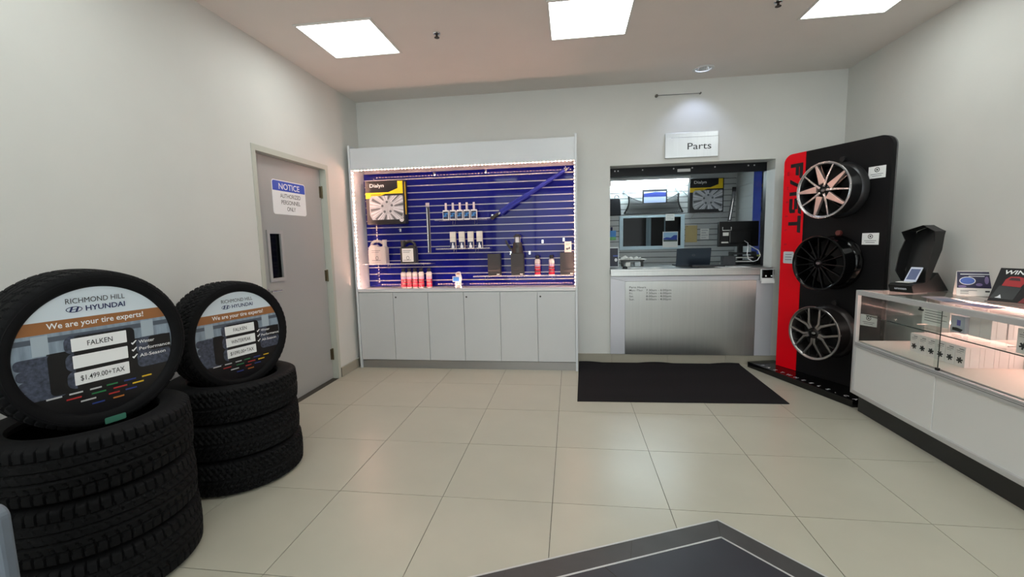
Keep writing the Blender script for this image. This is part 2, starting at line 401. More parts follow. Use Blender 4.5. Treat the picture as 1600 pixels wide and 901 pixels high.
spl = bpy.data.lights.new('downlight_beam', 'SPOT'); spl.energy = 9; spl.color = (.60, .70, 1); spl.spot_size = math.radians(95); spl.spot_blend = .7; spl.shadow_soft_size = .03
so = bpy.data.objects.new('downlight_beam', spl); COL.objects.link(so); so.parent = dlt; so.location = (0, 0, .03); so.rotation_euler = (math.radians(10), 0, 0)

# ------------------------------------------------------------------ wall sign and rod
ps = thing('parts_sign', 'brushed steel Parts sign on the wall above the service hatch', 'sign', (3.155, YB-.002, 2.325))
part('plate', B(-.262, .262, -.022, 0, -.123, .078), STEELP, ps, bevel=.001)
part('upper_strip', B(-.262, .262, -.016, 0, .079, .128), STEELP, ps, bevel=.001)
part('groove', B(-.205, .262, -.0165, -.015, .0785, .0815), INK, ps)
text(ps, 'Parts', mat('sign_ink', (30, 32, 38), .5), .077, -.045, .066, .235, y=-.0226, bold=.004)
rd = thing('wall_rod', 'thin metal rod between two small wall fixings above the Parts sign', 'rod', (3.016, YB-.001, 2.836))
part('rod', MB().tube([(-.215, -.022, .002), (.215, -.022, -.002)], .003, 6), SILD, rd)
for s, r in ((-1, .014), (1, .008)): part('wall_fixing', MB().tube([(s*.217, 0, 0), (s*.217, -.030, 0)], r, 14), mat('fixing_metal', (110, 106, 100), .4, .7), rd)

# ------------------------------------------------------------------ display cabinet
CX0, CX1, CY = -.452, 1.972, 2.37
cab = thing('display_cabinet', 'white display cabinet with blue slat back and pink LED strips against the back wall', 'cabinet', (0, 0, 0))
part('side_panel', B(CX0, CX0+.022, CY-.012, YB-.003, 0, 2.43), LAM, cab, bevel=.0015)
part('side_panel', B(CX1-.022, CX1, CY-.012, YB-.003, 0, 2.43), LAM, cab, bevel=.0015)
ix0, ix1 = CX0+.022, CX1-.022
part('fascia', B(ix0, ix1, CY, CY+.02, 2.172, 2.40), LAM, cab, bevel=.001)
part('top_panel', B(ix0, ix1, CY+.02, YB-.003, 2.215, 2.235), LAM, cab)
part('ledge', B(ix0, ix1, CY-.004, YB-.06, .855, .878), mat('ledge_white', (226, 222, 222), .25), cab, bevel=.002)
part('front_lip', B(ix0, ix1, CY-.004, CY+.008, .8785, .889), LAM, cab)
part('carcass', B(ix0, ix1, CY+.022, YB-.01, .095, .854), LAM, cab)
part('plinth', B(ix0, ix1, CY+.012, CY+.03, .0, .088), GREYP, cab)
dw = (ix1-ix0)/6
dm = mesh_from('door', B(.002, dw-.002, 0, .019, 0, .752), LAMG)
for i in range(6):
    d = link('door', dm, cab, (ix0+i*dw, CY, .095), bevel=.001)
    if i in (1, 3, 5):
        part('lock', MB().lathe([(.0001, -.003), (.0085, -.003), (.0095, 0), (.0001, 0)], 16), mat('lock_dark', (60, 58, 56), .35, .8), d, loc=(.032, -.0005, .700), rot=(PI/2, 0, 0))
SY = 2.655
part('slat_backing', B(ix0, ix1, SY+.016, SY+.022, .879, 2.214), INSERT, cab)
sm = mesh_from('slat', B(ix0+.002, ix1-.002, 0, .014, 0, .0655), BLUE)
im = mesh_from('slot_insert', B(ix0+.002, ix1-.002, .004, .0135, .0657, .0760), INSERT)
k = 0
while .889+k*.0762 < 2.16:
    s = link('slat', sm, cab, (0, SY, .884+k*.0762), bevel=.0015); link('slot_insert', im, s); k += 1
# LED strips
def led_strip(a, b, nrm, wv, n):
    a, b, nrm, wv = Vector(a), Vector(b), Vector(nrm), Vector(wv); d = (b-a)
    tape = MB(); q = [a-wv*.005, a+wv*.005, b+wv*.005, b-wv*.005]; t = nrm*.0012
    tape.add([*q, *[p_+t for p_ in q]], [(0, 1, 2, 3), (7, 6, 5, 4), (0, 4, 5, 1), (1, 5, 6, 2), (2, 6, 7, 3), (3, 7, 4, 0)])
    st = part('led_strip', tape, LEDTAPE, cab)
    ch = MB(); dn = d.normalized()
    for i in range(n):
        c = a+d*((i+.5)/n); e = [c-wv*.003-dn*.004, c+wv*.003-dn*.004, c+wv*.003+dn*.004, c-wv*.003+dn*.004]
        ch.add([*[p_+t*1.05 for p_ in e], *[p_+t+nrm*.0035 for p_ in e]], [(0, 1, 2, 3), (7, 6, 5, 4), (0, 4, 5, 1), (1, 5, 6, 2), (2, 6, 7, 3), (3, 7, 4, 0)])
    o = part('led_chips', ch, LEDCHIP, st); o['kind'] = 'stuff'
led_strip((ix0, CY+.022, .90), (ix0, CY+.022, 2.165), (1, 0, 0), (0, 1, 0), 34)
led_strip((ix1, CY+.012, .90), (ix1, CY+.012, 2.165), (-1, 0, 0), (0, 1, 0), 34)
led_strip((ix0+.02, CY+.012, 2.1715), (ix1-.02, CY+.012, 2.1715), (0, 0, -1), (0, 1, 0), 62)
led_strip((ix0+.02, CY+.016, .8785), (ix1-.02, CY+.016, .8785), (0, 0, 1), (0, 1, 0), 72)

# slat hooks
def hook(x, z, label, L=.05):
    t = thing('slat_hook', label, 'hook', (x, SY-.001, z), 0, 'chrome hooks on the blue slat wall')
    part('hook_plate', B(-.010, .010, -.003, 0, -.012, .024), CHROME, t)
    part('hook_arm', MB().tube([(0, -.003, .004), (0, -L*.6, .002), (0, -L, .004), (0, -L-.008, .018)], .0028, 8), CHROME, t, smooth=60)
for x, z, l in ((.41, 2.135, 'chrome hook at the top of the slat wall, leftmost in its row'), (.99, 2.14, 'chrome hook at the top of the slat wall beside the umbrella'),
                (1.245, 1.24, 'chrome hook between the two black gift boxes'), (1.455, 1.24, 'chrome hook beside the red bottle right of the black mug'),
                (1.60, 1.36, 'chrome hook above the two red bottles on the shelf'), (1.83, 1.375, 'chrome hook behind the small card on the black box'),
                (-.02, 1.525, 'chrome hook under the corner of the boxed wheel cover')): hook(x, z, l)
part_grp = 'clear acrylic shelves on the blue slat wall'
def shelf(x0, x1, z, label, dep=.17, br=()):
    t = thing('acrylic_shelf', label, 'shelf', (0, 0, z), 0, part_grp)
    part('shelf_board', MB().box(x0, x1, SY-dep, SY-.002, -.004, 0).box(x0, x1, SY-dep, SY-dep+.004, 0, .012), mat('acrylic_edge', (224, 216, 220), .15, 0, spec=.6) if 0 else ACRYL, t)
    for b in br: part('bracket', MB().tube([(b, SY-.001, -.006), (b, SY-.02, -.050), (b+.028, SY-.02, -.050), (b+.028, SY-.001, -.006)], .002, 6), CHROME, t)
def translucent():
    m = bpy.data.materials.new('acrylic_shelf'); m.use_nodes = True; nt = m.node_tree; b = nt.nodes['Principled BSDF']
    b.inputs['Base Color'].default_value = (.9, .88, .9, 1); b.inputs['Roughness'].default_value = .08
    t = nt.nodes.new('ShaderNodeBsdfTransparent'); mx = nt.nodes.new('ShaderNodeMixShader'); mx.inputs[0].default_value = .2
    nt.links.new(t.outputs[0], mx.inputs[1]); nt.links.new(b.outputs[0], mx.inputs[2]); nt.links.new(mx.outputs[0], nt.nodes['Material Output'].inputs[0]); return m
ACRYL = translucent()
shelf(-.41, .37, 1.150, 'clear acrylic shelf under the white and dark jugs', br=(-.19, .21))
shelf(.44, 1.02, 1.622, 'clear acrylic shelf under the five blue-labelled bottles', br=(.60, .85))
shelf(.44, 1.04, 1.306, 'clear acrylic shelf under the four white and blue boxes', br=(.60, .85))
shelf(.85, 1.93, 1.000, 'long clear acrylic shelf under the black gift boxes and red bottles', br=(.95, 1.30, 1.70))

# boxed wheel cover -------------------------------------------------
BOXK = mat('box_black_print', (20, 19, 20), .35)
def dialyn_box(label, loc, W=.45, Hh=.475, D=.10, group='boxed wheel covers'):
    t = thing('wheel_cover_box', label, 'box', loc, 0, group)
    part('carton', B(-W/2, W/2, 0, D, 0, Hh), BOXK, t, bevel=.002)
    y0, y1 = -.0006, .0
    def pl(pts, m, name, y=-.0006): return part(name, MB().prism([(-W/2+u*W, v*Hh) for u, v in pts], y, y+.0006), m, t)
    pl([(.0, .60), (.22, .60), (.52, .70), (.97, .70), (.97, .985), (.84, .985), (.84, .82), (.60, .735), (.0, .735)], YELLOW, 'yellow_band')
    pic = MB().prism([(-W/2+u*W, v*Hh) for u, v in ((.14, .10), (.82, .10), (.93, .16), (.97, .26), (.97, .66), (.56, .66), (.25, .565), (.12, .40), (.08, .25))], -.0010, -.0006)
    po = part('wheel_cover_picture', pic, SILD, t)
    cx, cz = -W/2+.55*W, .39*Hh
    lim = lambda u, v: (max(-W/2+.09*W, min(W/2-.035*W, u)), max(.105*Hh, min(.655*Hh, v)))
    part('picture_disc', MB().prism([lim(cx+.222*math.cos(2*PI*i/48), cz+.222*math.sin(2*PI*i/48)) for i in range(48)], -.0014, -.0010), SILV, po)
    dk = MB(); hi = MB()
    for i in range(10):
        a = math.radians(36*i+9); c, d = math.cos(a), math.sin(a); nx, nz = -d, c
        for mbb, off_, r0, r1, w0, w1, yy in ((dk, 0, .085, .195, .005, .017, -.0018), (hi, .20, .070, .205, .003, .006, -.0018), (hi, -.24, .075, .205, .002, .004, -.0018)):
            c2, d2 = math.cos(a+off_), math.sin(a+off_); n2x, n2z = -d2, c2
            q = [(cx+c2*r0-n2x*w0, cz+d2*r0-n2z*w0), (cx+c2*r1-n2x*w1, cz+d2*r1-n2z*w1), (cx+c2*r1+n2x*w1, cz+d2*r1+n2z*w1), (cx+c2*r0+n2x*w0, cz+d2*r0+n2z*w0)]
            mbb.prism([lim(*p_) for p_ in q], yy, yy+.0004)
    part('picture_gaps', dk, SILD, po)['kind'] = 'stuff'; part('picture_highlights', hi, SILL, po)['kind'] = 'stuff'
    lu = MB()
    for i in range(5):
        a = math.radians(72*i+20); lu.ell(cx+.058*math.cos(a), cz+.058*math.sin(a), .014, .014, -.0022, -.0018, 14)
    part('picture_lugs', lu, SILD, po)['kind'] = 'stuff'
    text(t, 'Dialyn', WHITE, -W/2+.12*W, .855*Hh, .038, .40*W-.015, y=-.0012, align='L', bold=.01)
    for k in range(2): part('printed_line', B(-W/2+.14*W, -W/2+(.40-.03*k)*W, -.0012, -.0006, (.675-.038*k)*Hh, (.675-.038*k)*Hh+.009), mat('print_ochre', (150, 120, 10), .5), t)
    part('seal', MB().ell(W/2-.09*W, .095*Hh, .024, .024, -.0012, -.0004, 24), WHITE, t)
    part('seal_mark', MB().ring(W/2-.09*W, .095*Hh, .015, .015, .004, -.0018, -.0012, 20), SILD, t)
    part('side_print', B(W/2, W/2+.0006, .02, .05, .1, Hh*.97), YELLOW, t)
    return t
dialyn_box('black and yellow boxed wheel cover hung on the blue slat wall', (-.140, 2.545, 1.60))

# jugs ---------------------------------------------------------------
def jug(label, loc, m, W, Hh, D, lab, flip, name):
    t = thing(name, label, 'jug', loc, 0, 'jugs on the acrylic shelf')
    # body with handle hole: side profile polygon in x-z, built as body + neck + handle loop
    s = -1 if flip else 1
    def X(u): return s*(u-.5)*W
    body = [(0.03, 0), (.97, 0), (1, .04), (1, .60), (.93, .74), (.84, .80)] + [(.60, .80), (.47, .72), (.30, .72), (.10, .76), (0, .66), (0, .04)]
    pl = [(X(u), v*Hh) for u, v in body]; pl = pl if not flip else pl[::-1]
    part('body', MB().prism(pl, -D/2, D/2), m, t, bevel=.008)
    hp = [(X(.90), 0, .74*Hh), (X(.86), 0, .86*Hh), (X(.72), 0, .94*Hh), (X(.55), 0, .955*Hh), (X(.36), 0, .93*Hh), (X(.20), 0, .85*Hh), (X(.17), 0, .74*Hh)]
    part('handle', MB().tube(hp, [.016]*7, 10), m, t, smooth=60)
    part('neck', MB().lathe([(.024, .70*Hh), (.024, .90*Hh), (.027, .90*Hh), (.027, 1.0*Hh), (.0001, 1.0*Hh)], 20), m, t, smooth=40, loc=(X(.13), 0, 0))
    lb = part('label_sheet', B(X(.5)-W*.36, X(.5)+W*.36, -D/2-.0012, -D/2-.0002, .10*Hh, .66*Hh), PAPER if lab else m, t)
    for zz, ww in ((.56, .5), (.49, .42), (.16, .5)): part('printed_line', B(-W*.30, -W*.30+ww*W, -D/2-.002, -D/2-.0012, zz*Hh, zz*Hh+.005), SILD, lb)
    part('emblem', MB().ring(0, .26*Hh, .016, .022, .004, -D/2-.002, -D/2-.0012, 20), INK, lb)
PLW = mat('white_plastic', (184, 178, 177), .35); PLD = mat('dark_plastic', (44, 42, 42), .35)
jug('white plastic jug with moulded handle on the upper left shelf', (-.252, 2.555, 1.1505), PLW, .205, .275, .10, False, True, 'fluid_jug')
jug('dark grey oil jug with white label on the upper left shelf', (.107, 2.555, 1.1505), PLD, .18, .262, .09, True, False, 'oil_jug')

# bottles -------------------------------------------------------------
PINK = mat('bottle_red_liquid', (176, 34, 60), .25); LILAC = mat('bottle_lilac', (170, 140, 180), .3); DRED = mat('bottle_dark_red', (92, 10, 30), .3)
BW = mat('bottle_white', (204, 196, 194), .35); CAPK = mat('cap_black', (20, 18, 20), .3)
def red_bottle(label, x, z, group):
    t = thing('additive_bottle', label, 'bottle', (x, 2.555, z), 0, group)
    r = .031
    part('body', MB().lathe([(.0001, 0), (r-.003, 0), (r, .004), (r, .165), (r-.004, .175), (.016, .183), (.0001, .183)], 28), BW, t, smooth=40)
    for z0, z1, m, nm in ((.012, .042, PINK, 'label_band'), (.044, .052, DRED, 'label_stripe'), (.053, .074, PINK, 'label_band'), (.076, .084, DRED, 'label_stripe'),
                          (.086, .100, PINK, 'label_band'), (.104, .122, LILAC, 'label_band'), (.130, .134, DRED, 'label_stripe')):
        part(nm, MB().lathe([(r+.0003, z0), (r+.0008, z0+.001), (r+.0008, z1-.001), (r+.0003, z1)], 28), m, t, smooth=40)
    part('cap', MB().lathe([(.0001, .183), (.021, .183), (.021, .214), (.019, .217), (.0001, .217)], 20), CAPK, t, smooth=40)
for i, (x, l) in enumerate(((.029, 'first red and white additive bottle from the left on the cabinet ledge'), (.096, 'second red and white additive bottle from the left on the ledge'),
        (.164, 'third red and white additive bottle from the left on the ledge'), (.236, 'fourth red and white additive bottle from the left on the ledge'),
        (.327, 'red and white additive bottle standing apart from four others on the ledge'))):
    red_bottle(l, x, .8795, 'red additive bottles on the ledge')
red_bottle('red and white bottle on the long shelf beside the black mug', 1.548, 1.0005, 'red bottles on the long shelf')
red_bottle('red and white bottle on the long shelf nearest the right gift box', 1.70, 1.0005, 'red bottles on the long shelf')
BL = mat('label_blue', (60, 130, 200), .35); BLK = mat('label_dark_blue', (16, 32, 70), .35); GLB = mat('clear_bottle', (226, 222, 222), .25)
ordn = ('leftmost', 'second from left', 'middle', 'second from right', 'rightmost')
for i in range(5):
    t = thing('small_bottle', 'small square bottle with blue label and tall cap, %s of five' % ordn[i], 'bottle', (.551+.0785*i, 2.555, 1.6225), 0, 'five blue-labelled bottles')
    part('body', B(-.034, .034, -.018, .018, 0, .108), GLB, t, bevel=.005)
    lb = part('label_sheet', B(-.027, .027, -.0192, -.0184, .012, .092), BLK, t)
    part('label_wave', MB().prism([(-.024, .035), (.02, .045), (-.005, .058), (.024, .062), (.022, .078), (-.022, .07), (.002, .055), (-.024, .05)], -.0200, -.0192), BL, lb)
    part('cap', MB().lathe([(.0001, .108), (.012, .108), (.012, .182), (.010, .186), (.0001, .186)], 18), mat('cap_pale', (206, 196, 198), .35), t, smooth=40)
ord4 = ('leftmost', 'second from left', 'second from right', 'rightmost')
for i in range(4):
    t = thing('small_carton', 'slim white and navy carton on the middle shelf, %s of four' % ord4[i], 'box', (.620+.0995*i, 2.555, 1.3065), 0, 'four white and navy cartons')
    part('carton', B(-.031, .031, -.02, .02, 0, .188), mat('carton_cream', (228, 220, 210), .5), t, bevel=.0015)
    nv = part('navy_print', B(-.030, .030, -.0212, -.0202, .006, .076), NAVY, t)
    part('bottle_print', MB().prism([(-.014, .01), (.016, .01), (.016, .036), (.006, .044), (.006, .066), (-.008, .066), (-.008, .044), (-.014, .036)], -.0220, -.0212), SILL, nv)
    part('printed_line', B(-.031, .031, -.0212, -.0202, .124, .1255), SILD, t)
# black gift boxes
GB = mat('gift_box_black', (38, 36, 36), .45)
for x, l, w_ in ((1.078, 'black gift box on the long shelf, leftmost of three', .136), (1.333, 'black gift box under the black lantern mug', .136), (1.866, 'black gift box at the right end of the long shelf', .146)):
    t = thing('gift_box', l, 'box', (x, 2.53, 1.0005), 0, 'black gift boxes on the long shelf')
    part('box_body', B(-w_/2, w_/2, -.02, .06, 0, .062), GB, t, bevel=.0015)
    part('box_lid', B(-w_/2-.0015, w_/2+.0015, -.0215, .0615, .063, .246), GB, t, bevel=.0015)
    part('logo_mark', MB().ell(w_/2-.034, .022, .007, .006, -.0215, -.0203, 12).box(w_/2-.026, w_/2-.010, -.0215, -.0203, .018, .026), PAPER, t)
mg = thing('lantern_flashlight', 'black handled lantern with clear window standing on the middle gift box', 'lantern', (1.335, 2.55, 1.248))
part('base_body', MB().lathe([(.0001, 0), (.060, 0), (.062, .01), (.044, .115), (.0001, .115)], 32), PLD, mg, smooth=40)
part('clear_window', MB().lathe([(.032, .115), (.032, .172), (.0001, .172)], 24), mat('window_frost', (230, 226, 228), .2), mg, smooth=40)
for i in range(4):
    a = PI/4+PI/2*i; part('window_post', MB().tube([(.034*math.cos(a), .034*math.sin(a), .113), (.034*math.cos(a), .034*math.sin(a), .174)], .004, 8), PLD, mg)
part('top_cap', MB().lathe([(.0001, .172), (.043, .172), (.043, .184), (.026, .192), (.020, .206), (.0001, .206)], 28), PLD, mg, smooth=40)
part('handle', MB().tube([(-.050, 0, .03), (-.085, 0, .060), (-.112, 0, .100), (-.128, 0, .140)], [.013, .012, .011, .009], 10), PLD, mg, smooth=60)
part('emblem', MB().ell(0, 0, .012, .018, -.002, 0, 20), INK, mg, loc=(.0, -.0515, .07), rot=(math.radians(-8), 0, 0))
mc = thing('small_card_box', 'small pale card box standing on the right gift box', 'box', (1.877, 2.535, 1.248))
part('carton', B(-.036, .036, -.012, .012, 0, .112), mat('carton_pink', (234, 216, 208), .5), mc, bevel=.001)
[part('printed_line', B(-.024, .024-.012*k, -.0126, -.0122, .086-.012*k, .090-.012*k), SILD, mc) for k in range(2)]
part('picture', MB().ell(-.008, .035, .015, .012, -.0126, -.0122, 16).ell(.014, .043, .010, .014, -.0126, -.0122, 16), SILD, mc)
# wiper blade pack
wp = thing('wiper_blade_pack', 'tall slim clear pack with wiper blade hung on the blue slat wall', 'wiper blade', (.314, SY-.004, 1.262))
part('clear_pack', B(-.022, .022, -.014, 0, 0, .52), ACRY, wp)
part('backing_card', B(-.021, .021, -.002, -.0005, .004, .516), mat('backing_grey', (120, 112, 116), .4), wp)
part('header_card', B(-.021, .021, -.010, -.004, .52, .565), mat('header_card', (186, 176, 180), .4), wp)
part('blade_arm', MB().tube([(-.009, -.008, .01), (-.006, -.010, .26), (-.009, -.008, .51)], .006, 8), CHROME, wp, smooth=60)
part('blade_rubber', B(.003, .009, -.012, -.003, .01, .51), BLACK, wp)
# umbrella
um = thing('umbrella', 'rolled blue umbrella hanging diagonally on the blue slat wall', 'umbrella', (0, 2.585, 0))
P0, P1 = Vector((1.045, 0, 1.625)), Vector((1.895, 0, 2.135))
at = lambda t, dz=0: P0.lerp(P1, t)+Vector((0, 0, dz))
part('handle', MB().tube([at(0), at(.02), at(.085), at(.10)], [.017, .021, .020, .016], 14), BLACK, um, smooth=50)
part('ferrule', MB().tube([at(.10), at(.125)], .013, 14), CHROME, um)
cn = []; rr = []
for i in range(25):
    t = .125+.82*i/24; cn.append(at(t)); rr.append(.026*(1-.45*(i/24))+.004*math.sin(i*2.1)*(1-i/24)+.004)
part('canopy', MB().tube(cn, rr, 12), FABB, um, smooth=70)
fl = MB()
for i in range(5):
    a = i*1.25; t0 = .14; o1 = Vector((.012*math.cos(a), -.010*abs(math.sin(a))-.006, .013*math.sin(a)+.002))
    fl.tube([at(t0)+o1, at(t0+.12)+o1*1.5, at(t0+.30)+o1*.9, at(.75)+o1*.5], [.010, .014, .012, .006], 8)
part('canopy_folds', fl, FABB, um, smooth=70)
part('strap', MB().tube([at(.21), at(.235)], .030, 14), FABB, um, smooth=50)
part('tip', MB().tube([at(.945), at(1.0)], [.008, .005], 10), CHROME, um)
hook(1.86, 2.12, 'chrome hook holding the tip of the blue umbrella', .085)
hook(1.05, 1.652, 'chrome hook holding the handle end of the blue umbrella', .085)
# paper figure on the ledge
fg = thing('cardboard_figure', 'small white cut-out figure holding a blue board on the cabinet ledge', 'figurine', (.682, 2.47, .8795), math.radians(-4))
CUT = mat('cutout_white', (204, 204, 204), .5)
part('cutout', MB().prism([(-.034, 0), (-.012, 0), (-.006, .03), (.008, .03), (.014, 0), (.044, 0), (.036, .016), (.034, .07), (.044, .10), (.040, .128), (.034, .150), (.028, .178), (.010, .182), (-.022, .172), (-.028, .150), (-.020, .132), (-.020, .08), (-.036, .06), (-.030, .02)], -.003, .003), CUT, fg)
part('hat_print', MB().prism([(-.020, .150), (.024, .150), (.018, .166), (-.012, .166)], -.0038, -.003), mat('print_tan', (176, 132, 98), .5), fg)
part('leg_print', MB().prism([(-.022, .012), (-.008, .012), (-.004, .06), (-.02, .06)], -.0038, -.003).prism([(.014, .012), (.03, .012), (.03, .062), (.012, .062)], -.0038, -.003), mat('print_grey', (150, 152, 152), .5), fg)
bd = part('board_edge', B(-.062, .020, -.0055, -.0035, .070, .130), CUT, fg); part('blue_board', B(-.055, .014, -.0065, -.0055, .077, .123), mat('print_blue', (64, 130, 206), .5), bd)
part('foot_stand', MB().prism([(.003, 0), (.05, 0), (.003, .08)], -.002, .002, 'x'), CUT, fg)

# ------------------------------------------------------------------ service hatch counter
PAN = mat('panel_silver_white', (196, 196, 202), .35, .25)
cf = thing('service_counter', 'brushed steel counter front with white surround and opening hours below the hatch', 'counter', (0, 0, 0))
fy = YB-.014
x0, x1, zb, zt = 2.335, 4.00, .104, .965
sx0, sx1, sz1 = 2.490, 3.835, .912
part('surround_left', MB().prism([(x0, zb), (sx0, zb), (sx0, sz1), (x0, zt-.012)], fy-.012, fy), PAN, cf)
part('surround_top', MB().prism([(x0, zt-.009), (sx0+.002, sz1+.003), (sx1-.002, sz1+.003), (x1, zt-.009), (x1, zt), (x0, zt)], fy-.012, fy), PAN, cf)
part('surround_right', MB().prism([(sx1, zb), (x1, zb), (x1, zt-.012), (sx1, sz1)], fy-.012, fy), PAN, cf)
sp_ = part('steel_panel', B(sx0+.002, sx1-.002, fy-.014, fy-.001, zb, sz1), STEEL, cf)
text(cf, 'Parts Hours', INK, 2.535, .838, .021, .175, y=fy-.0150, align='L', bold=.002)
for i, (a, b) in enumerate((('Mon.-Thur.', '7:30am - 6:00pm'), ('Fri.', '7:30am - 6:00pm'), ('Sat.', '8:00am - 4:00pm'), ('Sun.', '8:00am - 4:00pm'))):
    z = .838-.033*(i+1)
    text(cf, a, INK, 2.535, z, .021, (.148, .035, .045, .055)[i], y=fy-.0150, align='L', bold=.002)
    text(cf, b, INK, 2.712, z, .021, .262, y=fy-.0150, align='L', bold=.002)
ct = thing('counter_worktop', 'stainless steel worktop running through the service hatch', 'worktop', (0, 0, 0))
WT_ = 1.045
part('top_sheet', MB().box(OX0+.004, OX1-.004, YB-.05, YB+WT+.01, WT_-.02, WT_).box(PX0+.05, PX1-.09, YB+WT+.01, 3.62, WT_-.02, WT_), STEEL, ct)
part('front_lip', B(OX0+.004, OX1+.012, YB-.055, YB-.016, .972, WT_-.0205), STEEL, ct, bevel=.002)
part('support_carcass', B(PX0+.06, PX1-.1, YB+WT+.02, 3.58, 0, WT_-.021), LAM, ct)
# card terminal on the right end
rdv = thing('card_holder', 'black card holder with white card clipped at the right end of the counter edge', 'holder', (3.918, YB-.0565, .905))
part('white_back', B(-.060, .062, -.006, 0, 0, .125), WHITE, rdv)
part('black_block', B(-.050, .048, -.030, -.0065, .035, .120), BLKGLOSS, rdv, bevel=.003)
part('front_card', MB().prism([(-.062, -.02), (.068, -.02), (.062, .032), (-.058, .032)], -.034, -.031), WHITE, rdv)
for x in (-.018, .036): part('button', MB().lathe([(.008, -.003), (.008, .001)], 14), WHITE, rdv, loc=(x, -.031, .055), rot=(PI/2, 0, 0))

# shutter header
DKN = mat('shutter_navy_black', (13, 14, 19), .4, spec=.25)
sh = thing('roller_shutter', 'dark rolled-up shutter bar across the top of the service hatch', 'shutter', (0, 0, 0))
part('bottom_bar', B(OX0+.002, 4.13, 2.925, 2.965, 2.062, 2.155), DKN, sh, bevel=.002)
part('curtain_roll', MB().tube([(2.2, 3.06, 2.30), (4.13, 3.06, 2.30)], .095, 24), DKN, sh, smooth=40)
part('curtain', B(2.25, 4.13, 2.958, 2.972, 2.155, 2.32), DKN, sh)
part('lock_plate', B(3.07, 3.205, 2.920, 2.9248, 2.088, 2.118), ALU, sh)
for x in (2.40, 2.435, 2.70, 3.03, 3.225, 3.46, 3.80, 3.86): part('bolt', MB().lathe([(.0001, -.004), (.007, -.003), (.008, 0), (.0001, 0)], 12), ALU, sh, loc=(x, 2.9246, 2.125-.02*(x > 4)), rot=(PI/2, 0, 0))
part('side_guide', B(OX1+.002, OX1+.07, 2.925, 3.0, WT_+.002, 2.06), DKN, sh)

# ------------------------------------------------------------------ parts room objects
fx = thing('strip_light', 'lit fluorescent strip light above the parts room window', 'strip light', (0, 0, 0))
part('housing', B(2.44, 3.52, 4.15, 4.304, 2.165, 2.20), WHITE, fx)
part('tube', MB().tube([(2.47, 4.20, 2.135), (3.50, 4.20, 2.135)], .026, 14), TUBEM, fx)
for x in (2.455, 3.51): part('end_cap', B(x-.012, x+.012, 4.16, 4.24, 2.105, 2.165), WHITE, fx)
wn = bpy.data.objects.new('window_1', None); COL.objects.link(wn); wn['kind'] = 'structure'; wn['label'] = 'white framed window with dark glass in the slat wall'
wn.location = (0, PY, 0)
FRM = mat('window_frame_white', (190, 212, 222), .4)
a0, a1, b0, b1, t_ = 2.595, 3.485, 1.21, 1.69, .05
part('window_frame', MB().box(a0, a0+t_, -.03, .006, b0, b1).box(a1-t_, a1, -.03, .006, b0, b1).box(a0+t_, a1-t_, -.03, .006, b0, b0+t_).box(a0+t_, a1-t_, -.03, .006, b1-t_*.6, b1), FRM, wn, bevel=.002)
part('window_pane', B(a0+t_, a1-t_, -.012, .004, b0+t_, b1-t_*.6), GLASSD, wn)
BEH = mat('dim_pipe', (74, 92, 100), .35, .3)
for x, r in ((2.98, .014), (3.01, .022), (3.22, .007)): part('door_gap_strip', B(x-r, x+r, -.0135, -.0125, b0+t_, b1-t_*.6), BEH, wn)
yp = PY-.033
def paper(name, label, x0, x1, z0, z1, y, m=PAPER, lines=0, cat='paper', grp=None, ink=SILD):
    t = thing(name, label, cat, (0, y, 0), 0, grp)
    part('sheet', B(x0, x1, -.001, 0, z0, z1), m, t)
    for i in range(lines):
        z = z1-(i+.8)*(z1-z0)/(lines+.6); wd = (x1-x0)
        part('printed_line', B(x0+.14*wd, x1-(.14+.2*(i % 2))*wd, -.0014, -.001, z, z+.18*(z1-z0)/lines*.6), ink, t)
    return t
paper('note_sheet', 'small white note taped at the top right of the parts room window', 3.225, 3.345, 1.61, 1.70, yp, PAPER, 3, 'note')
cp_ = paper('brochure', 'white sheet with blue car picture on the parts room window', 3.19, 3.395, 1.235, 1.455, yp, PAPER, 0, 'poster')
part('picture_sky', B(3.20, 3.388, -.0014, -.001, 1.375, 1.445), mat('pic_sky', (150, 186, 214), .5), cp_)
part('picture_car', MB().prism([(3.20, 1.345), (3.385, 1.34), (3.385, 1.405), (3.34, 1.405), (3.30, 1.372), (3.24, 1.378), (3.20, 1.366)], -.0018, -.0014), mat('pic_car', (24, 60, 150), .5), cp_)
part('picture_road', B(3.20, 3.388, -.0014, -.001, 1.318, 1.343), mat('pic_road', (60, 76, 66), .5), cp_)
paper('notice_sheet', 'white printed notice on the slat wall beside the brown envelope', 3.705, 3.820, 1.335, 1.485, PY+.006, PAPER, 4, 'notice', None, NAVY)
env = thing('kraft_envelope', 'brown kraft envelope hung on the parts room slat wall', 'envelope', (0, PY+.004, 0))
part('pocket', B(3.500, 3.660, -.012, 0, 1.30, 1.535), mat('kraft', (178, 160, 112), .7, var=.05), env, bevel=.002)
part('clasp', MB().ell(3.525, 1.520, .006, .006, -.014, -.012, 12), SILD, env)
dialyn_box('black and yellow boxed wheel cover inside the parts room', (3.745, 4.19, 1.70), W=.44, Hh=.46)
ss = thing('wall_shelf', 'thin clear shelf under the boxed wheel cover in the parts room', 'shelf', (0, 0, 0))
part('shelf_board', B(3.50, 4.05, 4.08, 4.306, 1.690, 1.697), ACRYL, ss)
for x in (3.56, 3.94): part('bracket', MB().tube([(x, 4.305, 1.60), (x, 4.10, 1.688)], .003, 6), CHROME, ss)
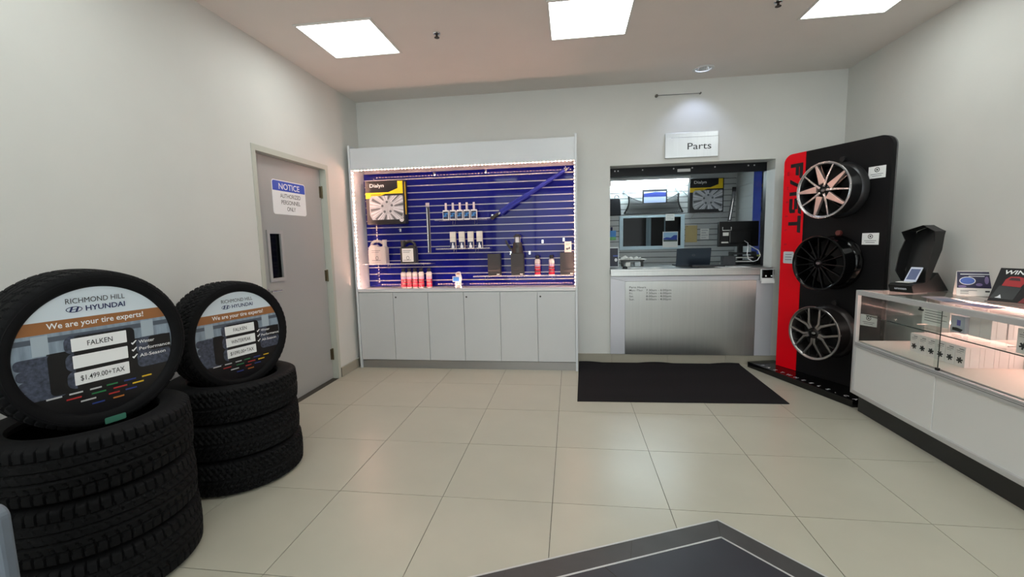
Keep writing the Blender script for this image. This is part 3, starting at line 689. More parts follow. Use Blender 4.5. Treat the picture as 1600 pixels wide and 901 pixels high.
# cargo net
cn_ = thing('cargo_net', 'black cargo net stretched on hooks above the parts room window', 'net', (0, PY-.02, 0))
TL, TR, BLc, BRc = (2.72, 1.965), (3.40, 1.985), (2.66, 1.722), (3.46, 1.722)
def nq(u, v):
    top = (TL[0]+(TR[0]-TL[0])*u, TL[1]+(TR[1]-TL[1])*u-.11*4*u*(1-u)); bot = (BLc[0]+(BRc[0]-BLc[0])*u, BLc[1])
    x = top[0]*(1-v)+bot[0]*v; z = top[1]*(1-v)+bot[1]*v
    pinch = .03*math.sin(PI*v)*(1 if u < .5 else -1)*abs(2*u-1)
    return (x+pinch, 0, z)
net = MB(); NU = 26; NV = 8
for i in range(-NV, NU+1):
    for sgn in (1, -1):
        pts = []
        for j in range(NV+1):
            u = (i+j)/NU if sgn > 0 else (i+NV-j)/NU
            if 0 <= u <= 1: pts.append(nq(u, j/NV))
        if len(pts) > 1: net.tube(pts, .0040, 4)
part('mesh_cords', net, BLACK, cn_)
part('edge_cord', MB().tube([nq(0, v/8) for v in range(9)], .011, 8).tube([nq(1, v/8) for v in range(9)], .011, 8).tube([nq(u/20, 1) for u in range(21)], .006, 6).tube([nq(u/20, 0) for u in range(21)], .004, 6), BLACK, cn_, smooth=60)
part('strap', MB().tube([(2.72, 0, 1.965), (2.66, .012, 2.02)], .008, 6).tube([(3.40, 0, 1.985), (3.345+.02, .012, 2.06)], .008, 6).tube([(3.41, -.005, 2.05), (3.53, -.01, 1.93)], .007, 6), mat('strap_grey', (130, 138, 140), .5), cn_)
for x, z in ((2.655, 2.03), (3.365, 2.07)): part('hook_plate', B(x-.014, x+.014, .008, .026, z-.03, z+.03), SILD, cn_)
hs = thing('hanging_display_card', 'dark framed card with blue picture hung over the cargo net', 'card', (0, PY-.045, 0), 0)
part('card_backing', B(2.905, 3.24, -.004, 0, 1.860, 2.045), INK, hs)
part('picture', B(2.925, 3.222, -.005, -.004, 1.862, 2.015), mat('pic_pale', (176, 190, 224), .5), hs)
part('picture_band', MB().prism([(2.925, 1.945), (3.222, 1.945), (3.222, 2.00), (3.08, 2.012), (2.925, 1.99)], -.006, -.005), mat('pic_blue', (46, 62, 140), .5), hs)
part('hanger_wire', MB().tube([(2.86, .04, 2.085), (2.86, 0, 2.085), (3.29, 0, 2.09), (3.29, .04, 2.09)], .0025, 6).tube([(3.0, 0, 2.087), (3.0, -.002, 2.04)], .002, 6).tube([(3.16, 0, 2.088), (3.16, -.002, 2.04)], .002, 6), SILD, hs)
bg = thing('hanging_bag', 'black pouch hanging at the left edge of the parts room wall', 'bag', (0, PY-.03, 0))
part('pouch', MB().prism([(2.36, 1.70), (2.615, 1.70), (2.60, 1.92), (2.585, 1.94), (2.36, 1.94)], -.03, .03), mat('bag_black', (22, 23, 30), .7), bg, bevel=.01)
part('loop', MB().tube([(2.555+.028*math.cos(a), 0, 1.955+.03*math.sin(a)) for a in [PI*i/8-.3 for i in range(11)]], .006, 6), SILD, bg)
gb = thing('brochure_pack', 'small blue and green card hung at the left of the parts room window', 'card', (0, PY-.006, 0))
part('card', B(2.455, 2.548, -.012, 0, 1.355, 1.49), mat('card_blue', (70, 150, 226), .45), gb)
part('green_print', B(2.455, 2.548, -.0126, -.012, 1.355, 1.40), mat('card_green', (120, 190, 120), .45), gb)
part('hanger', B(2.47, 2.50, -.01, 0, 1.49, 1.54), NAVY, gb)
wb = thing('wiper_bundle', 'tall pack of wiper blades hung by the corner of the parts room', 'wiper blade', (0, PY-.01, 0))
part('pack', MB().prism([(4.055, 1.58), (4.095, 1.58), (4.150, 1.98), (4.108, 1.98)], -.02, 0), mat('pack_grey', (120, 122, 126), .25, .3), wb)
part('header', B(4.105, 4.150, -.022, 0, 1.98, 2.04), INK, wb)
part('blade', MB().tube([(4.075, -.024, 1.60), (4.127, -.024, 1.97)], .005, 6), CHROME, wb)
# desk items
cz = WT_+.0005
lp = thing('laptop', 'open dark laptop seen from behind on the hatch counter', 'laptop', (3.275, 3.02, cz), math.radians(-2))
part('keyboard_base', B(-.18, .18, .0, .24, 0, .016), mat('laptop_dark', (40, 44, 52), .35, .4), lp, bevel=.004)
part('screen_lid', MB().prism(rrect(-.183, .183, 0, .20, .008), -.004, .004), mat('laptop_lid', (50, 60, 72), .32, .6), lp, loc=(0, -.002, .012), rot=(math.radians(14), 0, 0))
part('logo', MB().ring(0, .12, .016, .011, .003, -.0052, -.0042, 20), SILD, lp, loc=(0, -.002, .012), rot=(math.radians(14), 0, 0))
mo = thing('monitor', 'black monitor seen from behind at the right of the hatch', 'monitor', (3.90, 3.42, cz), math.radians(4))
part('rear_housing', B(-.235, .235, 0, .045, .205, .505), BLACK, mo, bevel=.008)
part('bulge', B(-.12, .14, -.03, .002, .24, .40), BLACK, mo, bevel=.012)
part('neck', B(-.005, .045, -.02, .02, .015, .26), BLACK, mo)
part('foot', MB().prism(rrect(-.10, .14, -.09, .10, .03), 0, .014, 'z'), BLACK, mo)
part('sticker', B(-.185, -.085, -.0012, -.0002, .335, .375), PAPER, mo)
part('port_cable', MB().tube([(-.19, -.004, .44), (-.19, -.004, .40), (-.09, -.004, .40), (-.09, -.004, .44)], .004, 6), WHITE, mo)
part('label_strip', B(-.20, -.11, -.0012, -.0002, .248, .264), PAPER, mo)
part('cable', MB().tube([(.055, -.034, .27), (.02, -.20, .245), (-.06, -.38, .195), (-.085, -.42, .13), (-.070, -.42, .075), (-.02, -.42, .045), (.03, -.42, .06), (.058, -.42, .11), (.055, -.38, .165), (.08, -.10, .22)], .0045, 8), WHITE, mo, smooth=60)
tr = thing('letter_tray', 'black stacked letter trays under the monitor', 'tray', (3.80, 3.14, cz))
TRK = mat('tray_black', (34, 35, 38), .35)
for i in range(3): part('tray_shelf', MB().box(-.05, .20, 0, .16, .03+i*.045, .034+i*.045).box(-.05, .20, .156, .16, .034+i*.045, .05+i*.045), TRK, tr)
for x in (-.05, .197): part('tray_side', B(x, x+.003, .0, .155, 0, .15), TRK, tr)
part('paper_stack', B(-.03, .17, .01, .15, .0345, .043), PAPER, tr); part('paper_stack', B(-.03, .17, .01, .15, .0795, .086), PAPER, tr)
single('pen_cup_box', MB().box(-.065, .065, -.05, -.046, 0, .105).box(-.065, .065, .046, .05, 0, .105).box(-.065, -.061, -.046, .046, 0, .105).box(.061, .065, -.046, .046, 0, .105).box(-.065, .065, -.05, .05, 0, .003),
       mat('mesh_black', (48, 50, 54), .5), 'dark wire mesh box on the counter left of the letter trays', 'desk organiser', (3.68, 3.10, cz))
sn = single('sticky_note_pad', B(-.045, .045, -.03, .03, 0, .02), mat('pad_green', (190, 204, 120), .6), 'yellow-green note pad on the black adapter box', 'note pad', (4.062, 3.22, cz+.0915))
ad = single('adapter_box', B(-.055, .055, -.035, .035, 0, .09), BLACK, 'black box under the note pad beside the monitor', 'box', (4.062, 3.22, cz), bevel=.003)
pr_ = thing('receipt_printer', 'low dark receipt stand with papers on top at the left of the counter', 'printer stand', (2.635, 3.16, cz))
part('leg', B(-.125, -.105, 0, .12, 0, .06), BLACK, pr_); part('leg', B(.10, .12, 0, .12, 0, .06), BLACK, pr_)
part('stand_top', B(-.135, .13, -.01, .13, .06, .078), BLACK, pr_, bevel=.002)
part('paper_tray', B(-.17, .155, -.02, .13, .079, .084), PAPER, pr_)
cr_ = MB()
for x, y, w_, h_, a in ((-.09, .03, .10, .045, 10), (-.03, .05, .09, .030, -25), (.05, .03, .08, .034, 30), (.09, .06, .05, .022, 5)):
    m_ = MB(); m_.add([(-w_/2, -.03, .001), (0, -.035, .012), (w_/2, -.025, .002), (-w_*.45, .02, h_*.4), (.01, .015, h_), (w_*.42, .02, h_*.5), (-w_*.4, .05, .004), (0, .055, h_*.5), (w_/2, .05, .003)],
                      [(0, 1, 4, 3), (1, 2, 5, 4), (3, 4, 7, 6), (4, 5, 8, 7)]); m_.rot(a); cr_.add([(p[0]+x, p[1]+y, p[2]+.085) for p in m_.v], m_.f)
part('crumpled_papers', cr_, PAPER, pr_)
part('device', B(-.085, -.03, .0, .09, 0, .05), PAPER, pr_, bevel=.004); part('device', B(.02, .09, .0, .09, 0, .048), mat('dev_grey', (190, 200, 206), .4), pr_, bevel=.004)
pc = thing('framed_picture_stand', 'upright dark picture card stand at the left end of the counter', 'card stand', (2.405, 3.06, cz))
part('frame', B(-.055, .055, 0, .012, 0, .235), mat('acrylic_edge_pale', (206, 214, 218), .3), pc)
pcs = part('picture_sheet', B(-.05, .046, -.001, 0, .01, .222), mat('pic_night', (40, 42, 58), .45), pc)
part('picture_figure', MB().ell(.022, .085, .016, .02, -.002, -.001, 18), SILL, pcs); part('picture_banner', B(-.01, .044, -.002, -.001, .125, .14), mat('pic_banner', (70, 90, 160), .5), pcs)
single('computer_mouse', MB().lathe([(.0001, 0), (.026, 0), (.028, .008), (.022, .022), (.010, .028), (.0001, .029)], 20), BLACK, 'small black mouse on the left front of the worktop', 'mouse', (2.50, 2.80, cz), smooth=60)
kb = thing('keyboard', 'dark low keyboard in front of the letter trays on the worktop', 'keyboard', (3.40, 2.86, cz), math.radians(-3))
part('case', B(-.17, .17, 0, .11, 0, .014), BLACK, kb, bevel=.003)
for r in range(4): part('key_row', B(-.162, .162, .008+.025*r, .028+.025*r, .0142, .019), mat('key_dark', (52, 54, 60), .5), kb)
for i, (x, y, a, l) in enumerate(((3.62, 2.80, 8, 'white paper sheets at the right of the worktop front'), (2.72, 2.85, -6, 'white paper sheet left of the laptop on the worktop'))):
    t = thing('paper_sheets', l, 'paper', (x, y, cz), math.radians(a)); part('sheet', B(-.15, .15, -.10, .10, 0, .0016), PAPER, t)
    part('sheet', MB().box(-.13, .15, -.10, .10, 0, .0008).rot(6), PAPER, t, loc=(0.02, .006, .0018))
    for k in range(4): part('printed_line', B(-.10, .10-.03*(k % 2), .05-.035*k, .058-.035*k, .0027, .0029), SILD, t)

# ------------------------------------------------------------------ tyres
def tread(kind):
    def g(s, t):
        a = abs(s); fr = lambda x: x-math.floor(x); sg = 1 if s > 0 else -1
        if kind == 'A':
            if any(abs(s-c) < .045 for c in (-.62, -.2, .2, .62)): return 1
            if a > .66: return 1 if fr(t+.25*(sg > 0)+.1*a) < .20 else 0
            if a > .25: return .8 if fr(t*1.0+s*1.5) < .18 and a > .36 else 0
            return .55 if fr(t+s*2.) < .16 else 0
        if kind == 'B':
            if a < 1 and abs(a-.42-.06*(1 if fr(t) < .5 else -1)) < .05: return 1
            if a < 1 and abs(a-.74-.04*(1 if fr(t+.5) < .5 else -1)) < .045: return 1
            if fr(t+1.9*a) < .24: return 1
            if a < .07: return 1
            return .28 if fr(2*t+1.3*a+.3*math.sin(9*s)) < .22 else 0
        if any(abs(s-c) < .04 for c in (-.5, -.14, .14, .5)): return 1
        if a > .55: return 1 if fr(t+1.1*a) < .16 else 0
        return .9 if a > .2 and fr(t+2.0*a) < .15 else 0
    return g
def tyre_mesh(name, kind, R, rb, W, N, per, m):
    g = tread(kind); n = N*per; hw = W/2
    half = [(rb+.006, .62*hw), (rb, .80*hw), (rb+.006, .92*hw), (rb+.22*(R-rb), .985*hw), (rb+.45*(R-rb), 1.0*hw), (rb+.70*(R-rb), .985*hw), (R-.026, .945*hw), (R-.016, .91*hw), (R-.008, .865*hw)]
    tw = .83*hw; nt_ = 30
    prof = [(r, -z, None) for r, z in half]
    prof[-1] = (prof[-1][0], prof[-1][1], -1.06); prof[-2] = (prof[-2][0], prof[-2][1], -1.16); 
    for i in range(nt_+1):
        s = -1+2*i/nt_; prof.append((R-.005*s*s, s*tw, s))
    up = [(r, z, None) for r, z in half[::-1]]; up[0] = (up[0][0], up[0][1], 1.06); up[1] = (up[1][0], up[1][1], 1.16)
    prof += up
    prof += [(rb+.02, .55*hw, None), (R-.030, .70*hw, None), (R-.022, 0, None), (R-.030, -.70*hw, None), (rb+.02, -.55*hw, None)]
    mp = len(prof); V = np.zeros((n, mp, 3)); dep = .0085 if kind != 'B' else .0068
    for i in range(n):
        a = 2*PI*i/n; t = i/per
        for k, (r, z, s) in enumerate(prof):
            rr = r-dep*g(s, t) if s is not None else r
            V[i, k] = (rr*math.cos(a), rr*math.sin(a), z)
    idx = np.arange(n*mp).reshape(n, mp); j = np.roll(idx, -1, 0); l = np.roll(idx, -1, 1); jl = np.roll(j, -1, 1)
    F = np.stack([idx, j, jl, l], -1).reshape(-1, 4)
    me = bpy.data.meshes.new(name); me.vertices.add(n*mp); me.vertices.foreach_set('co', V.reshape(-1))
    me.loops.add(F.size); me.loops.foreach_set('vertex_index', F.reshape(-1).astype(np.int32))
    me.polygons.add(len(F)); me.polygons.foreach_set('loop_start', np.arange(0, F.size, 4, dtype=np.int32)); me.polygons.foreach_set('loop_total', np.full(len(F), 4, dtype=np.int32))
    me.update(calc_edges=True); me.materials.append(m)
    me.polygons.foreach_set('use_smooth', [True]*len(F)); me.set_sharp_from_angle(angle=math.radians(38)); me.update(); return me
mA = tyre_mesh('tyre_touring', 'A', .352, .235, .2325, 62, 8, RUBBER)
mB = tyre_mesh('tyre_winter', 'B', .345, .235, .2045, 66, 8, RUBBERB)
mC = tyre_mesh('tyre_sport', 'C', .333, .262, .225, 54, 8, RUBBER)
mD = tyre_mesh('tyre_stud', 'B', .326, .258, .205, 60, 8, RUBBERB)
def tyre(me, label, loc, rot, bead):
    t = thing('tyre', label, 'tyre', loc, rot, 'tyres stacked along the left wall')
    b = link('tread_and_sidewall', me, t)
    R_ = bead
    rg = MB()
    rg.lathe([(R_[0], R_[1]), (R_[0]+.003, R_[1]+.0022), (R_[0]+.006, R_[1]), (R_[0]+.003, R_[1]-.002)], 64, closed=True)
    part('sidewall_rib', rg, RUBBER, t, smooth=60)
    return t
for (mm, x, y, w_, who, bd) in ((mA, -.13, -.65, .2335, 'front', (.285, .1135)), (mB, -.148, .175, .2055, 'rear', (.29, .0995))):
    for k, pos in enumerate(('bottom', 'middle', 'top')):
        tyre(mm, ('wide touring tyre lying at the %s of the front stack nearest the viewer' if who == 'front' else 'winter tyre lying at the %s of the rear stack beside the door') % pos,
             (x+random.uniform(-.006, .006), y+random.uniform(-.006, .006), w_*(k+.5)+.0005), (0, 0, random.uniform(0, 6)), bd)
# standing tyres with round sign boards
def pose(c, phi, tau): return tuple(c), (PI/2-tau, 0, phi)
def nvec(phi, tau): return Vector((math.sin(phi)*math.cos(tau), -math.cos(phi)*math.cos(tau), math.sin(tau)))
SGW = mat('sign_sky', (206, 216, 224), .38); PGR = mat('print_wall_grey', (132, 146, 160), .4, var=.25, scale=9, stretch=(6, 1, 1)); PDK = mat('print_black', (14, 14, 17), .35)
PTY = mat('print_tyre', (62, 68, 84), .4, var=.6, scale=70); PGM = mat('print_wall_dark', (78, 86, 98), .4); PGL = mat('print_post', (164, 176, 186), .4)
def tyre_sign(label, c, phi, tau, R, lines):
    t = thing('tyre_sign', label, 'sign', c, (-tau, 0, phi), 'round tyre expert signs')
    S = R/.28
    def seglim(z): return math.sqrt(max(0, R*R-z*z))
    part('disc', MB().ell(0, 0, R, R, .0, .004, 96), SGW, t)
    # chord-clipped regions
    def chord(z0, z1, m, name, y, xa=-9, xb=9, n=24):
        pr = []; pl = []
        for i in range(n+1):
            z = z0+(z1-z0)*i/n; h_ = seglim(z)*.998; pr.append((min(h_, xb), z)); pl.append((max(-h_, xa), z))
        return part(name, MB().prism(pr+pl[::-1], y-.0004, y), m, t)
    chord(-R*.998, .100*S, PGR, 'photo_wall', 0)
    chord(.100*S, .147*S, BROWN, 'brown_band', 0)
    chord(.066*S, .086*S, PGM, 'photo_beam', -.0004)
    for x in (-.185*S, .172*S): chord(.018*S, .095*S, PGL, 'photo_post', -.0008, x-.024*S, x+.024*S, 4)
    chord(-R*.998, -.125*S, PDK, 'photo_floor', -.0004)
    chord(-.13*S, .020*S, PDK, 'photo_tyre_shadow', -.0008, -.17*S, .262*S, 6)
    def rr(x0, x1, z0, z1, r, m, name, y):
        pts = []
        for px, pz in rrect(x0*S, x1*S, z0*S, z1*S, r*S):
            d = math.hypot(px, pz)
            if d > R*.996: px, pz = px*R*.996/d, pz*R*.996/d
            pts.append((px, pz))
        part(name, MB().prism(pts, y-.0004, y), m, t)
    for i in range(4): rr(-.264+.004*i, -.12, -.028-.042*i, .014-.042*i, .018, PTY, 'photo_tyre', -.0012-.0001*i)
    rr(-.17, -.10, -.15, .020, .02, PDK, 'photo_shadow', -.0017)
    for i in range(3): rr(-.118, .118, .004-.072*i, .078-.072*i, .028, PTY, 'photo_tyre', -.0021)
    rr(-.09, .120, -.165, .074, .02, PDK, 'photo_shadow', -.0026)
    for i in range(2): rr(.124, .258, -.052-.062*i, .022-.062*i, .022, PTY, 'photo_tyre', -.0012-.0001*i)
    rr(.17, .262, -.045, .020, .018, PDK, 'photo_shadow', -.0018)
    for i, z in enumerate((.0125, -.058, -.127)):
        rr(-.096, .090, z, z+.053, .002, WHITE, 'price_slot', -.0031)
        if lines[i]: text(t, lines[i], INK, -.003*S, (z+.016)*S, .021*S, (.085, .125, .15)[i]*S, y=-.0042, bold=.004)
    text(t, 'RICHMOND HILL', INK, 0, .206*S, .021*S, .196*S, y=-.0012)
    text(t, 'HYUNDAI', NAVY, .030*S, .172*S, .021*S, .134*S, y=-.0012, bold=.018)
    lg = hyundai_h(MB(), -.073*S, .182*S, .052*S, .024*S, -.0010, -.0004); part('oval_emblem', lg, NAVY, t)
    text(t, 'We are your tire experts!', WHITE, 0, .1155*S, .023*S, .322*S, y=-.0012, bold=.012)
    for i, s in enumerate(('Winter', 'Performance', 'All-Season')):
        z = -.004-.031*i
        text(t, s, WHITE, .133*S, z*S, .0145*S, (.062, .125, .104)[i]*S, y=-.0036, align='L', bold=.008)
        part('check_mark', MB().prism([(.104*S, (z+.006)*S), (.110*S, (z-.001)*S), (.126*S, (z+.016)*S), (.122*S, (z+.018)*S), (.110*S, (z+.007)*S), (.107*S, (z+.010)*S)], -.0036, -.0032), WHITE, t)
    cols = [(190, 190, 192), (44, 120, 72), (170, 44, 44), (44, 62, 130), (220, 178, 40), (180, 110, 50)]
    rows = [(-.160, [(-.186, .054, 0), (-.118, .05, 0), (-.052, .045, 0), (.004, .045, 1), (.066, .052, 3), (.134, .044, 4)]),
            (-.180, [(-.128, .055, 2), (-.048, .056, 1), (.026, .058, 2), (.096, .050, 4)]), (-.200, [(-.085, .058, 0), (.008, .045, 2), (.068, .05, 3)]), (-.222, [(-.05, .05, 3), (.022, .046, 5)])]
    for z, L in rows:
        for x, w_, ci_ in L:
            part('brand_mark', B(x*S, (x+w_*.86)*S, -.0032, -.0028, z*S, (z+.0062)*S), mat('brand_mark_%d' % ci_, cols[ci_], .4), t)
    return t
ph1, ta1, c1 = 1.31, -.04, Vector((-.036, -.645, .974))
ph2, ta2, c2 = 1.30, .02, Vector((-.062, .160, .860))
n1, n2 = nvec(ph1, ta1), nvec(ph2, ta2)
tyre(mC, 'large tyre standing upright on the front stack holding a round sign', *pose(c1-n1*(.1125-.012), ph1, ta1), (.30, .1108))
tyre(mD, 'knobbly tyre standing upright on the rear stack holding a round sign', *pose(c2-n2*(.1025-.012), ph2, ta2), (.292, .1005))
s1 = tyre_sign('round tyre sign with $1,499.00+TAX price in the front standing tyre', c1-n1*.004, ph1, ta1, .2785, ('FALKEN', None, '$1,499.00+TAX'))
tyre_sign('round tyre sign with WINTERPEAK price board in the rear standing tyre', c2-n2*.004, ph2, ta2, .2740, ('FALKEN', 'WINTERPEAK', '$1090.00+TAX'))
tg = single('tyre_tag', MB().prism(rrect(-.037, .037, -.013, .013, .005), -.0015, 0), mat('tag_green', (70, 128, 108), .4), 'small green tag on the sidewall of the front standing tyre', 'tag',
            c1+n1*.0145+Vector((-.0, .012, -.300)), (-ta1, 0, ph1))

# ------------------------------------------------------------------ floor mat
mb = MB(); nx, ny = 40, 26; P00, P10, P01, P11 = (1.951, 1.483), (3.672, 1.545), (1.985, 2.690), (3.69, 2.700)
top = []
for j in range(ny+1):
    for i in range(nx+1):
        u, v = i/nx, j/ny
        x = (P00[0]*(1-u)+P10[0]*u)*(1-v)+(P01[0]*(1-u)+P11[0]*u)*v; y = (P00[1]*(1-u)+P10[1]*u)*(1-v)+(P01[1]*(1-u)+P11[1]*u)*v
        z = .007+.0035*(math.sin(9*u+5*v)+math.sin(17*v-3*u))*.5*min(1, 6*min(u, 1-u, v, 1-v)+.2)
        if v > .96: z += .012*max(0, math.sin(u*14+1))*(v-.96)/.04
        top.append((x, y, z))
nb = (nx+1)*(ny+1); vs_ = top+[(x, y, .0006) for x, y, z in top]; fs_ = []
for j in range(ny):
    for i in range(nx):
        a = j*(nx+1)+i; q = (a, a+1, a+nx+2, a+nx+1); fs_.append(q); fs_.append(tuple(k+nb for k in q[::-1]))
edge = [i for i in range(nx+1)]+[j*(nx+1)+nx for j in range(1, ny+1)]+[ny*(nx+1)+i for i in range(nx-1, -1, -1)]+[j*(nx+1) for j in range(ny-1, 0, -1)]
for a, b in zip(edge, edge[1:]+edge[:1]): fs_.append((a, a+nb, b+nb, b))
mb.add(vs_, fs_)
single('floor_mat', mb, MATC, 'black carpet mat on the floor in front of the parts counter', 'mat', smooth=60)

# ------------------------------------------------------------------ wheel display stand
PHI = math.atan2(-.9048, .4258)     # local X runs along the panel, -Y faces the room
stand = thing('wheel_display_stand', 'tall black and red wheel display stand with FAST lettering beside the glass case', 'display stand', (3.975, 2.5, 0), PHI)
Wp, Ht, Zb = .940, 2.140, .06
R_ = .085
pan = part('panel_board', MB().prism(rrect(0, Wp, Zb, Ht, .001)[0:7]+rrect(0, Wp, Zb, Ht, R_, 10)[11:33]+rrect(0, Wp, Zb, Ht, .001)[21:28], .001, .045), BLACKM, stand)
part('panel_edge', MB().prism(rrect(0, Wp, Zb, Ht, .001)[0:7]+rrect(0, Wp, Zb, Ht, R_, 10)[11:33]+rrect(0, Wp, Zb, Ht, .001)[21:28], .0455, .062), mat('edge_grey', (96, 96, 98), .4), stand)
q = [(0.0, Zb+.001), (.222, Zb+.001), (.222, Ht)] + [(R_+R_*math.cos(PI/2+PI/2*i/10), Ht-R_+R_*math.sin(PI/2+PI/2*i/10)) for i in range(11)]
part('red_strip', MB().prism(q, -.003, .001), RED, stand)
# inverse of local frame for the base polygon
ca, sa = math.cos(PHI), math.sin(PHI)
def loc2(x, y): dx, dy = x-3.975, y-2.5; return (ca*dx+sa*dy, -sa*dx+ca*dy)
bp = [loc2(*p_) for p_ in ((3.745, 2.615), (4.118, 1.505), (4.50, 1.535), (4.25, 2.45), (4.03, 2.69))]
part('base_plinth', MB().prism(bp, .0005, .058, 'z'), BASEGLOSS, stand, bevel=.002)
FK = mat('lettering_black', (16, 14, 16), .3)
# FAST block letters, rotated to read downwards
def glyphs(mb, X0, Z0, hgt, adv, wd, th):
    """letters drawn in (a along reading direction, b up) then rotated 90deg clockwise: x = X0 + b, z = Z0 - a"""
    def poly(pts): mb.prism([(X0+b, Z0-a) for a, b in pts][::-1], -.0042, -.0030)
    h = hgt
    def F(a): poly([(a, 0), (a+th, 0), (a+th, h), (a, h)]); poly([(a+th, h-th), (a+wd, h-th), (a+wd+.02, h), (a+th, h)]); poly([(a+th, h*.42), (a+wd*.8, h*.42), (a+wd*.85, h*.42+th), (a+th, h*.42+th)])
    def A(a): poly([(a-.02, 0), (a-.02+th*1.1, 0), (a+wd*.62, h), (a+wd*.40, h)]); poly([(a+wd*.50, h-th), (a+wd, h-th), (a+wd, h), (a+wd*.46, h)]); poly([(a+wd-th, 0), (a+wd, 0), (a+wd, h-th), (a+wd-th, h-th)])
    def S(a): poly([(a, 0), (a+wd-th, 0), (a+wd-th, th), (a, th)]); poly([(a+wd-th, 0), (a+wd, .01), (a+wd, h*.5), (a+wd-th, h*.5)]); poly([(a, h*.42), (a+wd-th, h*.42), (a+wd-th, h*.42+th), (a, h*.42+th)]); poly([(a, h*.5), (a+th, h*.5), (a+th, h), (a, h-.01)]); poly([(a+th, h-th), (a+wd, h-th), (a+wd+.02, h), (a+th, h)])
    def T(a): poly([(a, h-th), (a+wd*1.15, h-th), (a+wd*1.22, h), (a, h)]); poly([(a+wd*.42, 0), (a+wd*.42+th, 0), (a+wd*.42+th, h-th), (a+wd*.42, h-th)])
    for i, fn in enumerate((F, A, S, T)): fn(i*adv)
    return mb
part('lettering_fast', glyphs(MB(), .072, 2.045, .128, .163, .135, .034), FK, stand)
DR = mat('lettering_dark_red', (140, 6, 20), .3)
for i, s in enumerate('WHEELS'): text(stand, s, DR, .036, 1.96-.135*i, .026, y=-.0036, rotd=-90)
# letters on the plinth top, along the front edge
fa, fb = Vector(bp[0]), Vector(bp[1]); dd = (fb-fa).normalized(); nn = Vector((-dd.y, dd.x)); ang = math.degrees(math.atan2(dd.y, dd.x)); Lf = (fb-fa).length
for i, s in enumerate('FASTWHEELS.CA'):
    p_ = fa+dd*(.16+.083*i)+nn*.030
    text(stand, s, WHITE, p_.x, p_.y, .034, y=.0590, bold=.02, rotd=ang, lay=True)
for u, z, l in ((.775, 1.812, 'small white spec card on the stand beside the silver bladed wheel'), (.757, 1.284, 'small white spec card on the stand beside the black wheel'), (.785, .615, 'small white spec card on the stand beside the grey Y-spoke wheel')):
    c = thing('spec_card', l, 'card', Vector((3.975, 2.5, z))+Vector((ca, sa, 0))*(u+.064)+Vector((sa, -ca, 0))*.0012, PHI, 'wheel spec cards')
    part('card', B(-.064, .064, -.0012, 0, 0, .094), WHITE, c)
    part('wheel_print', MB().ring(0, .066, .019, .019, .005, -.0018, -.0012, 24).ell(0, .066, .007, .007, -.0018, -.0012, 12), INK, c)
    for k in range(2): part('printed_line', B(-.045+.01*k, .045-.01*k, -.0016, -.0012, .030-.014*k, .034-.014*k), SILD, c)
pt_ = thing('price_tag', 'small pale price tag on the red strip beside the black wheel', 'tag', Vector((3.975, 2.5, 1.10))+Vector((ca, sa, 0))*.09+Vector((sa, -ca, 0))*.0045, PHI)
part('tag_card', MB().prism(rrect(-.055, .055, 0, .115, .012), -.0012, 0), mat('tag_white', (214, 220, 224), .3), pt_)
for k in range(3): part('printed_line', B(-.035, .035, -.0016, -.0012, .085-.025*k, .090-.025*k), SILD, pt_)

